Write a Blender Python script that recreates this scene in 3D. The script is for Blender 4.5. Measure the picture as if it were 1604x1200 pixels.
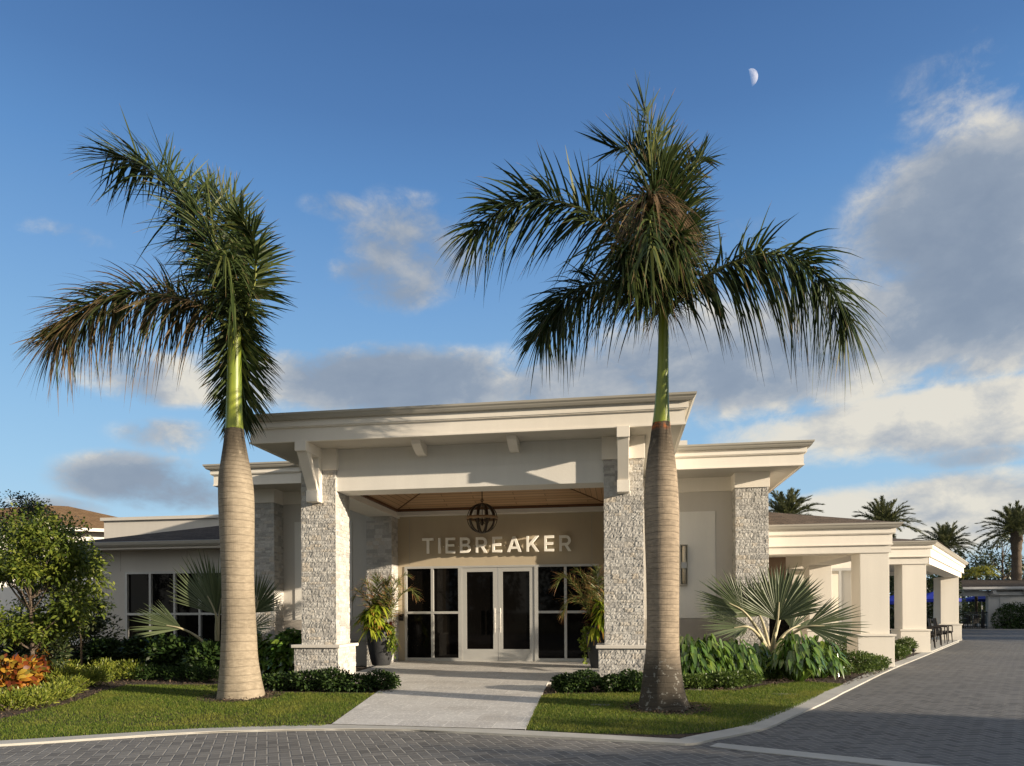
import bpy, bmesh, math, random
import numpy as np
from mathutils import Vector, Matrix

for o in list(bpy.data.objects):
    bpy.data.objects.remove(o)
sc = bpy.context.scene
col = sc.collection
R = math.radians

# ------------------------------------------------------------------ camera
# The clubhouse front is parallel to X, depth is +Y; the camera stands at the origin.
F, CX, HY, ROLL, YAW, CAMZ = 1100.0, 802.0, 960.0, 0.0055, 0.1525, 1.3
cam = bpy.data.cameras.new("camera")
cam.sensor_fit = 'HORIZONTAL'
cam.sensor_width = 36.0
cam.lens = 36.0 * F / 1604.0
cam.shift_x = 0.0
cam.shift_y = (HY - 600.0) / 1604.0
cam.clip_start = 0.05
cam.clip_end = 20000
camo = bpy.data.objects.new("camera", cam)
col.objects.link(camo)
camo.location = (0, 0, CAMZ)
camo.matrix_world = Matrix.Translation((0, 0, CAMZ)) @ Matrix.Rotation(YAW, 4, 'Z') @ Matrix.Rotation(R(90), 4, 'X') @ Matrix.Rotation(-ROLL, 4, 'Z')
sc.camera = camo

_c, _s, _cp, _sp = math.cos(YAW), math.sin(YAW), math.cos(ROLL), math.sin(ROLL)
def ray(x, y):
    a = (x - CX) / F; b = (y - HY) / F
    u = _cp * a - _sp * b; v = _sp * a + _cp * b
    return np.array([u * _c - _s, u * _s + _c, -v])
def PY(x, y, Y):
    """survey point of the photograph at depth Y"""
    d = ray(x, y); t = Y / d[1]
    return np.array([0, 0, CAMZ]) + d * t
def PZ(x, y, z):
    d = ray(x, y); t = (z - CAMZ) / d[2]
    return np.array([0, 0, CAMZ]) + d * t

# ------------------------------------------------------------------ sun and sky
SUN_AZ, SUN_EL = 106.0, 11.0          # azimuth clockwise from +Y
sdir = np.array([math.sin(R(SUN_AZ)) * math.cos(R(SUN_EL)), math.cos(R(SUN_AZ)) * math.cos(R(SUN_EL)), math.sin(R(SUN_EL))])
sun = bpy.data.lights.new("sun", 'SUN')
sun.energy = 5.0
sun.color = (1.0, 0.84, 0.64)
sun.angle = R(0.5)
suno = bpy.data.objects.new("sun", sun)
col.objects.link(suno)
suno.rotation_euler = Vector(sdir).to_track_quat('Z', 'Y').to_euler()
sc.view_settings.view_transform = 'Standard'
sc.view_settings.look = 'None'
sc.view_settings.gamma = 1.0
sc.view_settings.exposure = 0.84

world = bpy.data.worlds.new("World")
sc.world = world
world.use_nodes = True

class NT:
    """small node-tree writer"""
    def __init__(s, tree):
        s.t = tree
    def n(s, typ, **kw):
        x = s.t.nodes.new(typ)
        for k, v in kw.items():
            setattr(x, k, v)
        return x
    def put(s, sock, v):
        if isinstance(v, bpy.types.NodeSocket):
            s.t.links.new(v, sock)
        elif v is not None:
            if sock.type == 'RGBA' and len(v) == 3: v = (*v, 1)
            sock.default_value = v
    def m(s, op, a, b=None, c=None, clamp=False):
        x = s.n('ShaderNodeMath', operation=op); x.use_clamp = clamp
        s.put(x.inputs[0], a)
        if b is not None: s.put(x.inputs[1], b)
        if c is not None: s.put(x.inputs[2], c)
        return x.outputs[0]
    def noise(s, vec, scale, detail=4, rough=0.55, dist=0.0, out=0):
        x = s.n('ShaderNodeTexNoise'); x.noise_dimensions = '3D'
        s.put(x.inputs['Vector'], vec)
        x.inputs['Scale'].default_value = scale; x.inputs['Detail'].default_value = detail
        x.inputs['Roughness'].default_value = rough; x.inputs['Distortion'].default_value = dist
        return x.outputs[out]
    def mix(s, f, a, b, blend='MIX'):
        x = s.n('ShaderNodeMix', data_type='RGBA', blend_type=blend)
        s.put(x.inputs[0], f); s.put(x.inputs[6], a); s.put(x.inputs[7], b)
        return x.outputs[2]
    def ramp(s, f, stops, interp='LINEAR'):
        x = s.n('ShaderNodeValToRGB'); r = x.color_ramp; r.interpolation = interp
        while len(r.elements) > 1: r.elements.remove(r.elements[-1])
        for i, (p, c) in enumerate(stops):
            e = r.elements[0] if i == 0 else r.elements.new(p)
            e.position = p; e.color = (*c, 1) if len(c) == 3 else c
        s.put(x.inputs[0], f)
        return x.outputs[0]
    def smooth(s, v, a, b):
        x = s.n('ShaderNodeMapRange', interpolation_type='SMOOTHSTEP')
        s.put(x.inputs[0], v); x.inputs[1].default_value = a; x.inputs[2].default_value = b
        return x.outputs[0]
    def comb(s, x, y, z):
        q = s.n('ShaderNodeCombineXYZ')
        s.put(q.inputs[0], x); s.put(q.inputs[1], y); s.put(q.inputs[2], z)
        return q.outputs[0]
    def sep(s, v):
        q = s.n('ShaderNodeSeparateXYZ'); s.put(q.inputs[0], v); return q.outputs
    def vm(s, op, a, b):
        q = s.n('ShaderNodeVectorMath', operation=op); s.put(q.inputs[0], a); s.put(q.inputs[1], b); return q.outputs[0]

def build_world():
    t = NT(world.node_tree)
    bg = world.node_tree.nodes['Background']
    sky = t.n('ShaderNodeTexSky', sky_type='NISHITA')
    sky.sun_disc = False
    sky.sun_elevation = R(SUN_EL); sky.sun_rotation = R(SUN_AZ)
    sky.air_density = 1.0; sky.dust_density = 0.6; sky.ozone_density = 2.0
    d = t.n('ShaderNodeTexCoord').outputs['Generated']
    d = t.n('ShaderNodeVectorMath', operation='NORMALIZE'); 
    t.t.links.new(t.t.nodes['Texture Coordinate'].outputs['Generated'], d.inputs[0]); d = d.outputs[0]
    X, Y, Z = t.sep(d)
    az = t.m('MULTIPLY', t.m('ARCTAN2', X, Y), 57.29578)
    el = t.m('MULTIPLY', t.m('ARCSINE', Z), 57.29578)
    base = t.n('ShaderNodeHueSaturation'); base.inputs['Saturation'].default_value = 1.30
    base.inputs['Value'].default_value = 1.05; base.inputs['Hue'].default_value = .506
    t.t.links.new(sky.outputs[0], base.inputs['Color'])
    ramp = t.ramp(t.m('DIVIDE', t.m('MAXIMUM', el, 0.), 60.), [(0., (2.6, 3.5, 4.3)), (.175, (1.9, 3.1, 4.3)), (.29, (1.42, 2.6, 4.05)), (.4, (1.02, 2.04, 3.65)), (.5, (.68, 1.55, 3.15)), (.58, (.50, 1.14, 2.5)), (.67, (.38, .88, 2.05)), (1., (.30, .70, 1.7))])
    base_out = t.mix(.86, base.outputs[0], ramp)
    # cloud coordinates: flatten towards the horizon
    def azel(px, py):
        r = ray(px, py); r /= np.linalg.norm(r)
        return math.degrees(math.atan2(r[0], r[1])), math.degrees(math.asin(r[2]))
    pv = t.comb(t.m('MULTIPLY', az, 0.9), t.m('MULTIPLY', el, 1.35), 3.7)
    n1 = t.noise(pv, 0.085, 9, 0.55, 0.25)
    pv2 = t.vm('ADD', pv, (1.9, 1.5, 0.0))
    n2 = t.noise(pv2, 0.085, 9, 0.55, 0.25)
    nf = t.noise(pv, 0.34, 10, 0.66, 0.3)
    # (px, py, rx, ry, amount, greyness)
    blobs = [(1580, 325, 285, 150, .74, .75), (1600, 450, 290, 120, .98, .5), (1440, 520, 200, 80, .9, .05), (1395, 430, 110, 60, .36, .3),
             (1180, 560, 380, 92, 1.0, .02), (960, 600, 260, 62, .86, .25), (620, 605, 260, 56, .84, .46),
             (640, 390, 105, 85, .42, 1.1), (610, 440, 90, 50, .40, 1.3), (1440, 662, 340, 56, .98, -.45), (1300, 610, 260, 45, .6, .1), (1540, 560, 160, 40, .6, -.2),
             (1450, 808, 240, 62, 1.0, -.34), (1320, 818, 130, 45, .9, -.34), (245, 762, 130, 48, .72, .85),
             (235, 590, 130, 42, .45, .3), (90, 362, 90, 22, .22, .4), (525, 325, 60, 26, .3, .3),
             (1520, 150, 150, 110, .22, .6), (760, 95, 50, 70, .08, .3), (1120, 370, 90, 30, .2, .4),
             (110, 800, 90, 22, .6, .3), (1500, 715, 120, 24, .5, .6), (300, 690, 110, 30, .36, .5)]
    tot = None; grey = None; bright = None
    for (px, py, rx, ry, am, g) in blobs:
        a0, e0 = azel(px, py); a1, _ = azel(px + rx, py); _, e1 = azel(px, py - ry)
        da = t.m('DIVIDE', t.m('SUBTRACT', az, a0), abs(a1 - a0))
        de = t.m('DIVIDE', t.m('SUBTRACT', el, e0), abs(e1 - e0))
        q = t.m('ADD', t.m('MULTIPLY', da, da), t.m('MULTIPLY', de, de))
        w = t.m('EXPONENT', t.m('MULTIPLY', t.m('MULTIPLY', q, t.m('ADD', q, .35)), -0.62))
        w = t.m('MULTIPLY', w, am)
        gg = t.m('MULTIPLY', w, max(g, 0.))
        if g < 0:
            bb_ = t.m('MULTIPLY', w, -g); bright = bb_ if bright is None else t.m('MAXIMUM', bright, bb_)
        tot = w if tot is None else t.m('MAXIMUM', tot, w)
        grey = gg if grey is None else t.m('MAXIMUM', grey, gg)
    # clouds outside the picture too, so the light stays plausible
    back = t.m('MULTIPLY', t.smooth(t.m('ABSOLUTE', t.m('SUBTRACT', az, -8)), 62, 95), 0.52)
    tot = t.m('MAXIMUM', tot, back)
    dens = t.m('ADD', t.m('MULTIPLY', t.m('SUBTRACT', n1, 0.5), 1.65), t.m('MULTIPLY', t.m('SUBTRACT', nf, 0.5), 0.75))
    dens = t.m('ADD', t.m('MULTIPLY', dens, t.m('ADD', .2, t.m('MULTIPLY', t.smooth(tot, 0., .25), .8))), tot)
    mask = t.smooth(dens, 0.12, 0.66)
    # brighter towards the sun side, grey in the thick middle
    lit = t.m('MULTIPLY', t.m('SUBTRACT', n1, n2), 2.3)
    lit = t.m('ADD', lit, t.m('MULTIPLY', t.m('SUBTRACT', nf, 0.5), 1.0))
    lit = t.m('ADD', lit, t.m('MULTIPLY', t.m('SUBTRACT', 1.0, t.smooth(dens, .25, .8)), .12))
    lit = t.m('SUBTRACT', t.m('ADD', lit, 0.74), t.m('MULTIPLY', grey, 0.95))
    lit = t.m('SUBTRACT', lit, t.m('MULTIPLY', t.smooth(dens, .5, 1.1), 0.14))
    lit = t.m('ADD', t.m('ADD', lit, bright), t.m('MULTIPLY', back, 0.42), clamp=True)
    # fewer hard whites high in the sky
    cc = t.ramp(lit, [(0.0, (1.3, 1.6, 2.08)), (0.38, (1.55, 1.85, 2.3)), (0.68, (2.4, 2.55, 2.75)), (1.0, (4.3, 4.05, 3.5))])
    out = t.mix(t.m('MULTIPLY', mask, 0.93), base_out, cc)
    t.t.links.new(out, bg.inputs[0])
    bg.inputs[1].default_value = 0.104
build_world()

# ------------------------------------------------------------------ object bookkeeping
ORG = {}
def tag(o, label=None, cat=None, group=None, kind=None):
    if label: o['label'] = label
    if cat: o['category'] = cat
    if group: o['group'] = group
    if kind: o['kind'] = kind
    return o
def thing(name, loc, label, cat, group=None):
    o = bpy.data.objects.new(name, None); col.objects.link(o)
    o.empty_display_size = 0.2
    o.location = [float(q) for q in loc]; ORG[o.name] = np.array([float(q) for q in loc])
    return tag(o, label, cat, group)
def kids(o):
    return [c for c in bpy.data.objects if c.parent == o]
def dup(root, loc, rz=0.0, scale=1.0, label=None, group=None):
    r = root.copy(); col.objects.link(r)
    r.location = [float(q) for q in loc]; r.rotation_euler = (0, 0, rz); r.scale = (scale,) * 3 if not isinstance(scale, tuple) else scale
    if label: r['label'] = label
    if group: r['group'] = group
    for ch in kids(root):
        c = ch.copy(); col.objects.link(c); c.parent = r
        for g in kids(ch):
            d = g.copy(); col.objects.link(d); d.parent = c
    return r

class MB:
    def __init__(s):
        s.v = []; s.n = 0; s.f = {}; s.t = []
    def add(s, v, f, mat=0, smooth=False, t=None):
        v = np.asarray(v, float).reshape(-1, 3)
        f = np.asarray(f, int)
        s.v.append(v)
        s.t.append(np.zeros(len(v)) if t is None else np.asarray(t, float))
        s.f.setdefault(f.shape[1], []).append((f + s.n, mat, smooth))
        s.n += len(v)
        return s
    def poly(s, pts, mat=0):
        return s.add(pts, [list(range(len(pts)))], mat)
    def box(s, x0, x1, y0, y1, z0, z1, mat=0):
        v = [(x, y, z) for z in (z0, z1) for y in (y0, y1) for x in (x0, x1)]
        return s.add(v, [(0, 2, 3, 1), (4, 5, 7, 6), (0, 1, 5, 4), (2, 6, 7, 3), (0, 4, 6, 2), (1, 3, 7, 5)], mat)
    def hexa(s, v8, mat=0):
        return s.add(v8, [(0, 2, 3, 1), (4, 5, 7, 6), (0, 1, 5, 4), (2, 6, 7, 3), (0, 4, 6, 2), (1, 3, 7, 5)], mat)
    def prism(s, poly, fn0, fn1, mat=0):
        """poly of 2D points, extruded between two maps"""
        a = [fn0(p) for p in poly]; b = [fn1(p) for p in poly]; n = len(poly)
        s.add(a + b, [(i, (i + 1) % n, n + (i + 1) % n, n + i) for i in range(n)], mat)
        s.add(a, [list(range(n))[::-1]], mat); s.add(b, [list(range(n))], mat)
        return s
    def tube(s, pts, rad, n=8, mat=0, smooth=True, cap=True):
        pts = np.asarray(pts, float); k = len(pts)
        rad = np.full(k, rad) if np.isscalar(rad) else np.asarray(rad, float)
        tg = np.gradient(pts, axis=0); tg /= np.linalg.norm(tg, axis=1)[:, None] + 1e-9
        up = np.array([0, 0, 1.0]) if abs(tg[0][2]) < .9 else np.array([1.0, 0, 0])
        V = []
        u = np.cross(tg[0], up); u /= np.linalg.norm(u)
        for i in range(k):
            u = u - tg[i] * (u @ tg[i]); u /= np.linalg.norm(u) + 1e-9
            w = np.cross(tg[i], u)
            a = np.arange(n) * 2 * math.pi / n
            V.append(pts[i] + rad[i] * (np.cos(a)[:, None] * u + np.sin(a)[:, None] * w))
        V = np.concatenate(V)
        f = [(i * n + j, i * n + (j + 1) % n, (i + 1) * n + (j + 1) % n, (i + 1) * n + j) for i in range(k - 1) for j in range(n)]
        s.add(V, f, mat, smooth, np.repeat(np.linspace(0, 1, k), n))
        if cap:
            s.add(V[:n], [list(range(n))[::-1]], mat); s.add(V[-n:], [list(range(n))], mat)
        return s
    def lathe(s, prof, c=(0, 0, 0), n=24, mat=0, smooth=True, wob=None):
        V = []
        for i, (r, z) in enumerate(prof):
            a = np.arange(n) * 2 * math.pi / n
            rr = r * (1 + (wob[i] * np.ones(n) if wob is not None and np.ndim(wob[i]) == 0 else (wob[i] if wob is not None else 0)))
            V.append(np.stack([c[0] + rr * np.cos(a), c[1] + rr * np.sin(a), np.full(n, c[2] + z)], 1))
        k = len(prof); V = np.concatenate(V)
        f = [(i * n + j, i * n + (j + 1) % n, (i + 1) * n + (j + 1) % n, (i + 1) * n + j) for i in range(k - 1) for j in range(n)]
        return s.add(V, f, mat, smooth, np.repeat(np.linspace(0, 1, k), n))
    def sweep(s, prof, path, mat=0, closed=False):
        """profile (out, z) swept round a horizontal path of (x, y), out = to the right of travel, mitred"""
        P = np.asarray(path, float); k = len(P); m = len(prof); V = []
        for i in range(k):
            if closed or 0 < i < k - 1:
                a = P[i] - P[i - 1]; b = P[(i + 1) % k] - P[i]
            elif i == 0: a = b = P[1] - P[0]
            else: a = b = P[-1] - P[-2]
            a = a / np.linalg.norm(a); b = b / np.linalg.norm(b)
            na = np.array([a[1], -a[0]]); nb = np.array([b[1], -b[0]])
            nn = (na + nb); nn /= np.linalg.norm(nn); nn /= max(nn @ na, .2)
            for (o, z) in prof:
                V.append((P[i][0] + nn[0] * o, P[i][1] + nn[1] * o, z))
        rng = range(k if closed else k - 1)
        f = [(i * m + j, ((i + 1) % k) * m + j, ((i + 1) % k) * m + (j + 1) % m, i * m + (j + 1) % m) for i in rng for j in range(m)]
        s.add(V, f, mat)
        if not closed:
            s.add(V[:m], [list(range(m))], mat); s.add(V[-m:], [list(range(m))[::-1]], mat)
        return s
    def strips(s, base, d, nrm, L, W, seg=3, droop=0.0, prof=None, fold=0.0, mat=0, smooth=True, t0=0.0, curl=0.0):
        base = np.asarray(base, float); d = np.asarray(d, float); nrm = np.asarray(nrm, float); N = len(base)
        d = d / (np.linalg.norm(d, axis=1)[:, None] + 1e-9)
        side = np.cross(d, nrm); side /= np.linalg.norm(side, axis=1)[:, None] + 1e-9
        nn = np.cross(side, d)
        L = np.broadcast_to(L, (N,)); W = np.broadcast_to(W, (N,)); droop = np.broadcast_to(droop, (N,))
        rows = []; ts = []; cols_ = 3 if fold else 2
        for k in range(seg + 1):
            q = k / seg
            p = base + d * (L * q)[:, None] + np.array([0, 0, -1.0]) * (droop * L * q * q)[:, None] - nn * (curl * L * q * q)[:, None]
            hw = (W * prof(q) / 2)[:, None]
            if fold:
                rows += [p - side * hw, p - nn * hw * fold, p + side * hw]
            else:
                rows += [p - side * hw, p + side * hw]
            ts += [np.full(N, q)] * cols_
        V = np.stack(rows, 1).reshape(-1, 3); T = np.stack(ts, 1).reshape(-1)
        per = (seg + 1) * cols_; f = []
        for k in range(seg):
            for c_ in range(cols_ - 1):
                a = k * cols_ + c_
                f.append((a, a + 1, a + cols_ + 1, a + cols_))
        f = (np.arange(N)[:, None, None] * per + np.array(f)[None]).reshape(-1, 4)
        return s.add(V, f, mat, smooth, T)
    def build(s, name, mats, parent=None, **tg):
        V = np.concatenate(s.v)
        if parent is not None:
            p = parent
            while p.parent: p = p.parent
            V = V - ORG.get(p.name, np.zeros(3))
        me = bpy.data.meshes.new(name)
        me.vertices.add(len(V)); me.vertices.foreach_set('co', V.astype(np.float32).ravel())
        li = []; lt = []; mi = []; sm = []
        for k, lst in s.f.items():
            for f, m, smo in lst:
                li.append(f.ravel()); lt.append(np.full(len(f), k)); mi.append(np.full(len(f), m)); sm.append(np.full(len(f), smo))
        li = np.concatenate(li); lt = np.concatenate(lt); mi = np.concatenate(mi); sm = np.concatenate(sm)
        me.loops.add(len(li)); me.loops.foreach_set('vertex_index', li.astype(np.int32))
        me.polygons.add(len(lt))
        me.polygons.foreach_set('loop_start', np.concatenate([[0], np.cumsum(lt)[:-1]]).astype(np.int32))
        me.polygons.foreach_set('material_index', mi.astype(np.int32))
        me.polygons.foreach_set('use_smooth', sm.astype(bool))
        a = me.attributes.new('t', 'FLOAT', 'POINT'); a.data.foreach_set('value', np.concatenate(s.t).astype(np.float32))
        for m in (mats if isinstance(mats, (list, tuple)) else [mats]): me.materials.append(m)
        me.update(calc_edges=True); me.validate()
        o = bpy.data.objects.new(name, me); col.objects.link(o)
        if parent is not None: o.parent = parent
        if tg: tag(o, **tg)
        return o

rng = np.random.default_rng(7)
def runit(n):
    v = rng.normal(size=(n, 3)); return v / np.linalg.norm(v, axis=1)[:, None]
def spline(P, n):
    """Catmull-Rom through points"""
    P = np.asarray(P, float); P = np.vstack([2 * P[0] - P[1], P, 2 * P[-1] - P[-2]])
    k = len(P) - 3; u = np.linspace(0, k - 1e-6, n); i = u.astype(int); f = (u - i)[:, None]
    a, b, c, d = P[i], P[i + 1], P[i + 2], P[i + 3]
    return .5 * (2 * b + (c - a) * f + (2 * a - 5 * b + 4 * c - d) * f ** 2 + (3 * b - a - 3 * c + d) * f ** 3)
lance = lambda q: max(.06, (math.sin(math.pi * min(1, (q * .86 + .14)) ** .8)) ** .8) if q < 1 else .05
ovate = lambda q: [.25, .95, .9, .05][int(round(q * 3))]
blade = lambda q: max(.04, (1 - q ** 2.2)) * (.55 + .45 * min(1, q * 5))

# ------------------------------------------------------------------ materials
def newmat(name):
    m = bpy.data.materials.new(name); m.use_nodes = True
    t = NT(m.node_tree); b = m.node_tree.nodes['Principled BSDF']
    pos = t.n('ShaderNodeNewGeometry').outputs['Position']
    return m, t, b, pos
def bump(t, b, h, strength=.3, dist=.01):
    x = t.n('ShaderNodeBump'); x.inputs['Strength'].default_value = strength; x.inputs['Distance'].default_value = dist
    t.put(x.inputs['Height'], h); t.t.links.new(x.outputs[0], b.inputs['Normal'])
def stucco(name, c, var=.07, bs=.35, rough=.75):
    m, t, b, p = newmat(name)
    n1 = t.noise(p, .9, 5, .6); n2 = t.noise(p, 55, 3, .6)
    f = t.m('ADD', t.m('MULTIPLY', t.m('SUBTRACT', n1, .5), 2 * var), t.m('MULTIPLY', t.m('SUBTRACT', n2, .5), .08))
    x, y, z = t.sep(p)
    st = t.noise(t.comb(t.m('MULTIPLY', x, 3.0), t.m('MULTIPLY', y, 3.0), t.m('MULTIPLY', z, .35)), 1.0, 4, .6)
    f = t.m('ADD', f, t.m('MULTIPLY', t.m('SUBTRACT', st, .5), .17))
    f = t.m('ADD', f, 1.0)
    q = t.n('ShaderNodeVectorMath', operation='SCALE'); q.inputs[0].default_value = c; t.put(q.inputs[3], f)
    t.t.links.new(q.outputs[0], b.inputs['Base Color']); b.inputs['Roughness'].default_value = rough
    b.inputs['Specular IOR Level'].default_value = .25
    bump(t, b, n2, bs, .006)
    return m
def plain(name, c, rough=.5, metal=0.0, var=.06, scale=6):
    m, t, b, p = newmat(name)
    n = t.noise(p, scale, 4, .6)
    f = t.m('ADD', t.m('MULTIPLY', t.m('SUBTRACT', n, .5), 2 * var), 1.0)
    q = t.n('ShaderNodeVectorMath', operation='SCALE'); q.inputs[0].default_value = c; t.put(q.inputs[3], f)
    t.t.links.new(q.outputs[0], b.inputs['Base Color'])
    t.put(b.inputs['Roughness'], t.m('ADD', rough - .08, t.m('MULTIPLY', n, .16))); b.inputs['Metallic'].default_value = metal
    return m
M = {}
M['trim'] = stucco('white trim paint', (.82, .775, .695), .035, .12, .6)
M['beam'] = stucco('white stucco', (.75, .73, .68), .04, .35)
M['soffit'] = stucco('soffit board', (.55, .52, .46), .03, .08)
M['greige'] = stucco('greige stucco', (.60, .57, .52), .05, .35)
M['tan'] = stucco('tan entrance stucco', (.48, .41, .30), .05, .3)
M['panelw'] = stucco('white stucco panel', (.78, .76, .71), .04, .3)
M['greybase'] = stucco('grey stucco base', (.40, .37, .33), .05, .3)
M['porch'] = stucco('cream stucco', (.73, .695, .625), .04, .35)
M['farwall'] = stucco('grey white stucco', (.46, .46, .46), .05, .2)
M['house'] = stucco('white house stucco', (.80, .78, .74), .04, .2)
M['gutter'] = plain('painted metal gutter', (.42, .40, .35), .4, 0, .04)
M['frame'] = plain('pale aluminium', (.52, .52, .50), .38, .3, .04)
M['sign'] = plain('cream sign metal', (.95, .93, .85), .4, 0, .03)
M['cap'] = stucco('cast stone cap', (.60, .57, .52), .06, .2)
M['bronze'] = plain('dark bronze', (.045, .032, .022), .4, .6, .2, 20)
M['brass'] = plain('weathered bronze wood', (.30, .19, .10), .5, .1, .25, 18)
M['steel'] = plain('brushed steel', (.55, .53, .5), .3, .9, .05)
M['black'] = plain('black metal', (.012, .012, .013), .45, .2, .2)
M['wicker'] = plain('dark wicker', (.03, .024, .02), .6, 0, .3, 90)
M['glow'] = plain('frosted lamp glass', (.62, .55, .42), .3, 0, .03)
M['white'] = plain('white furniture', (.78, .77, .74), .4, 0, .03)
M['blue'] = plain('blue canvas', (.012, .03, .36), .7, 0, .1, 5)
M['cover'] = plain('stone cover', (.17, .16, .14), .85, 0, .35, 14)
M['candle'] = plain('candle sleeve', (.6, .55, .45), .5, 0, .05)

def glass():
    m, t, b, p = newmat('dark tinted glass')
    n = t.noise(p, 1.3, 2, .5)
    t.put(b.inputs['Base Color'], t.mix(n, (.003, .003, .003), (.006, .005, .0045)))
    b.inputs['Roughness'].default_value = .03; b.inputs['IOR'].default_value = 1.45; b.inputs['Specular IOR Level'].default_value = .16
    bump(t, b, n, .02, .02)
    return m
M['glass'] = glass()

def stone():
    m, t, b, p = newmat('split face ledger stone')
    g = t.t.nodes['Geometry'].outputs['Random Per Island']
    n = t.noise(p, 18, 6, .65); n2 = t.noise(p, 60, 4, .7)
    c = t.ramp(g, [(0, (.34, .335, .32)), (.3, (.43, .42, .40)), (.55, (.51, .50, .475)), (.8, (.57, .56, .53)), (.95, (.50, .45, .38)), (1, (.62, .61, .59))])
    c = t.mix(t.m('MULTIPLY', t.smooth(n, .35, .75), .45), c, (.30, .29, .275))
    c = t.mix(t.m('MULTIPLY', t.smooth(n2, .5, .75), .3), c, (.74, .71, .66))
    t.put(b.inputs['Base Color'], c); b.inputs['Roughness'].default_value = .85
    b.inputs['Specular IOR Level'].default_value = .2
    bump(t, b, t.m('ADD', n, t.m('MULTIPLY', n2, .5)), .55, .01)
    return m
M['stone'] = stone()

def herring(name, scale, rot, ca, cb, joint, jw=.055, dirt=.3):
    """herringbone pavers, two squares long"""
    m, t, b, p = newmat(name)
    x, y, z = t.sep(p)
    cr, sr = math.cos(rot) / scale, math.sin(rot) / scale
    u = t.m('ADD', t.m('ADD', t.m('MULTIPLY', x, cr), t.m('MULTIPLY', y, sr)), 400.0)
    v = t.m('ADD', t.m('ADD', t.m('MULTIPLY', x, -sr), t.m('MULTIPLY', y, cr)), 800.0)
    i = t.m('FLOOR', u); j = t.m('FLOOR', v); fu = t.m('SUBTRACT', u, i); fv = t.m('SUBTRACT', v, j)
    k = t.m('FLOORED_MODULO', t.m('SUBTRACT', i, j), 4.0)
    eq = lambda a, q: t.m('COMPARE', a, q, .25)
    k0, k1, k2, k3 = eq(k, 0.), eq(k, 1.), eq(k, 2.), eq(k, 3.)
    iu = t.m('SUBTRACT', 1., fu); iv = t.m('SUBTRACT', 1., fv)
    # large number on the open side of each half
    a = t.m('ADD', fu, t.m('MULTIPLY', k1, 9.)); bq = t.m('ADD', iu, t.m('MULTIPLY', k0, 9.))
    c = t.m('ADD', fv, t.m('MULTIPLY', k2, 9.)); d = t.m('ADD', iv, t.m('MULTIPLY', k3, 9.))
    dist = t.m('MINIMUM', t.m('MINIMUM', a, bq), t.m('MINIMUM', c, d))
    wn = t.n('ShaderNodeTexWhiteNoise'); wn.noise_dimensions = '2D'
    t.put(wn.inputs['Vector'], t.comb(t.m('SUBTRACT', i, k1), t.m('SUBTRACT', j, k2), 0.))
    r = wn.outputs['Value']
    n = t.noise(p, 30, 5, .7); nl = t.noise(p, .35, 4, .6)
    cc = t.mix(r, ca, cb)
    cc = t.mix(t.m('MULTIPLY', t.m('SUBTRACT', n, .3), .6, clamp=True), cc, tuple(q * .55 for q in ca))
    cc = t.mix(t.m('MULTIPLY', t.smooth(nl, .4, .7), dirt), cc, tuple(q * .62 for q in ca))
    e = t.smooth(dist, jw * .55, jw * 1.25)
    jc = t.mix(t.noise(p, 3.0, 3), joint, tuple(q * .45 for q in joint))
    t.put(b.inputs['Base Color'], t.mix(e, jc, cc))
    b.inputs['Roughness'].default_value = .8; b.inputs['Specular IOR Level'].default_value = .2
    hh = t.m('ADD', t.m('MULTIPLY', t.smooth(dist, 0.0, jw * 2), 1.0), t.m('ADD', t.m('MULTIPLY', n, .12), t.m('MULTIPLY', r, .25)))
    bump(t, b, hh, .5, .008)
    return m
M['road'] = herring('herringbone pavers', .112, R(28), (.14, .136, .13), (.225, .218, .205), (.46, .44, .40), .055)
M['drive'] = herring('dark herringbone pavers', .108, R(-28 + 45), (.105, .106, .106), (.175, .176, .174), (.33, .325, .31), .065)

def concrete(name, c, var=.2):
    m, t, b, p = newmat(name)
    n = t.noise(p, 2.2, 6, .65); n2 = t.noise(p, 80, 3, .6)
    cc = t.mix(t.smooth(n, .3, .75), tuple(q * (1 - var) for q in c), c)
    cc = t.mix(t.m('MULTIPLY', n2, .3), cc, tuple(q * .7 for q in c))
    t.put(b.inputs['Base Color'], cc); b.inputs['Roughness'].default_value = .85
    bump(t, b, n2, .3, .004)
    return m
M['kerb'] = concrete('pale kerb concrete', (.50, .49, .45))
def slabs():
    m, t, b, p = newmat('pale shellstone slabs')
    br = t.n('ShaderNodeTexBrick'); br.offset = .5
    t.put(br.inputs['Vector'], p)
    br.inputs['Scale'].default_value = 1.0; br.inputs['Brick Width'].default_value = .62; br.inputs['Row Height'].default_value = .42
    br.inputs['Mortar Size'].default_value = .008; br.inputs['Mortar Smooth'].default_value = .2; br.inputs['Bias'].default_value = 0
    br.inputs['Color1'].default_value = (.47, .46, .44, 1); br.inputs['Color2'].default_value = (.58, .57, .545, 1); br.inputs['Mortar'].default_value = (.70, .68, .64, 1)
    n = t.noise(p, 6, 6, .7); n2 = t.noise(p, 24, 5, .75)
    c = t.mix(t.m('MULTIPLY', t.smooth(n, .4, .8), .35), br.outputs['Color'], (.28, .265, .25))
    c = t.mix(t.m('MULTIPLY', t.smooth(n2, .53, .60), .85), c, (.80, .785, .75))
    c = t.mix(t.m('MULTIPLY', t.smooth(t.noise(p, .9, 5, .65), .45, .7), .35), c, (.36, .33, .29))
    t.put(b.inputs['Base Color'], c); b.inputs['Roughness'].default_value = .7
    bump(t, b, t.m('ADD', n2, t.m('MULTIPLY', br.outputs['Fac'], -.6)), .35, .006)
    return m
M['slab'] = slabs()
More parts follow.
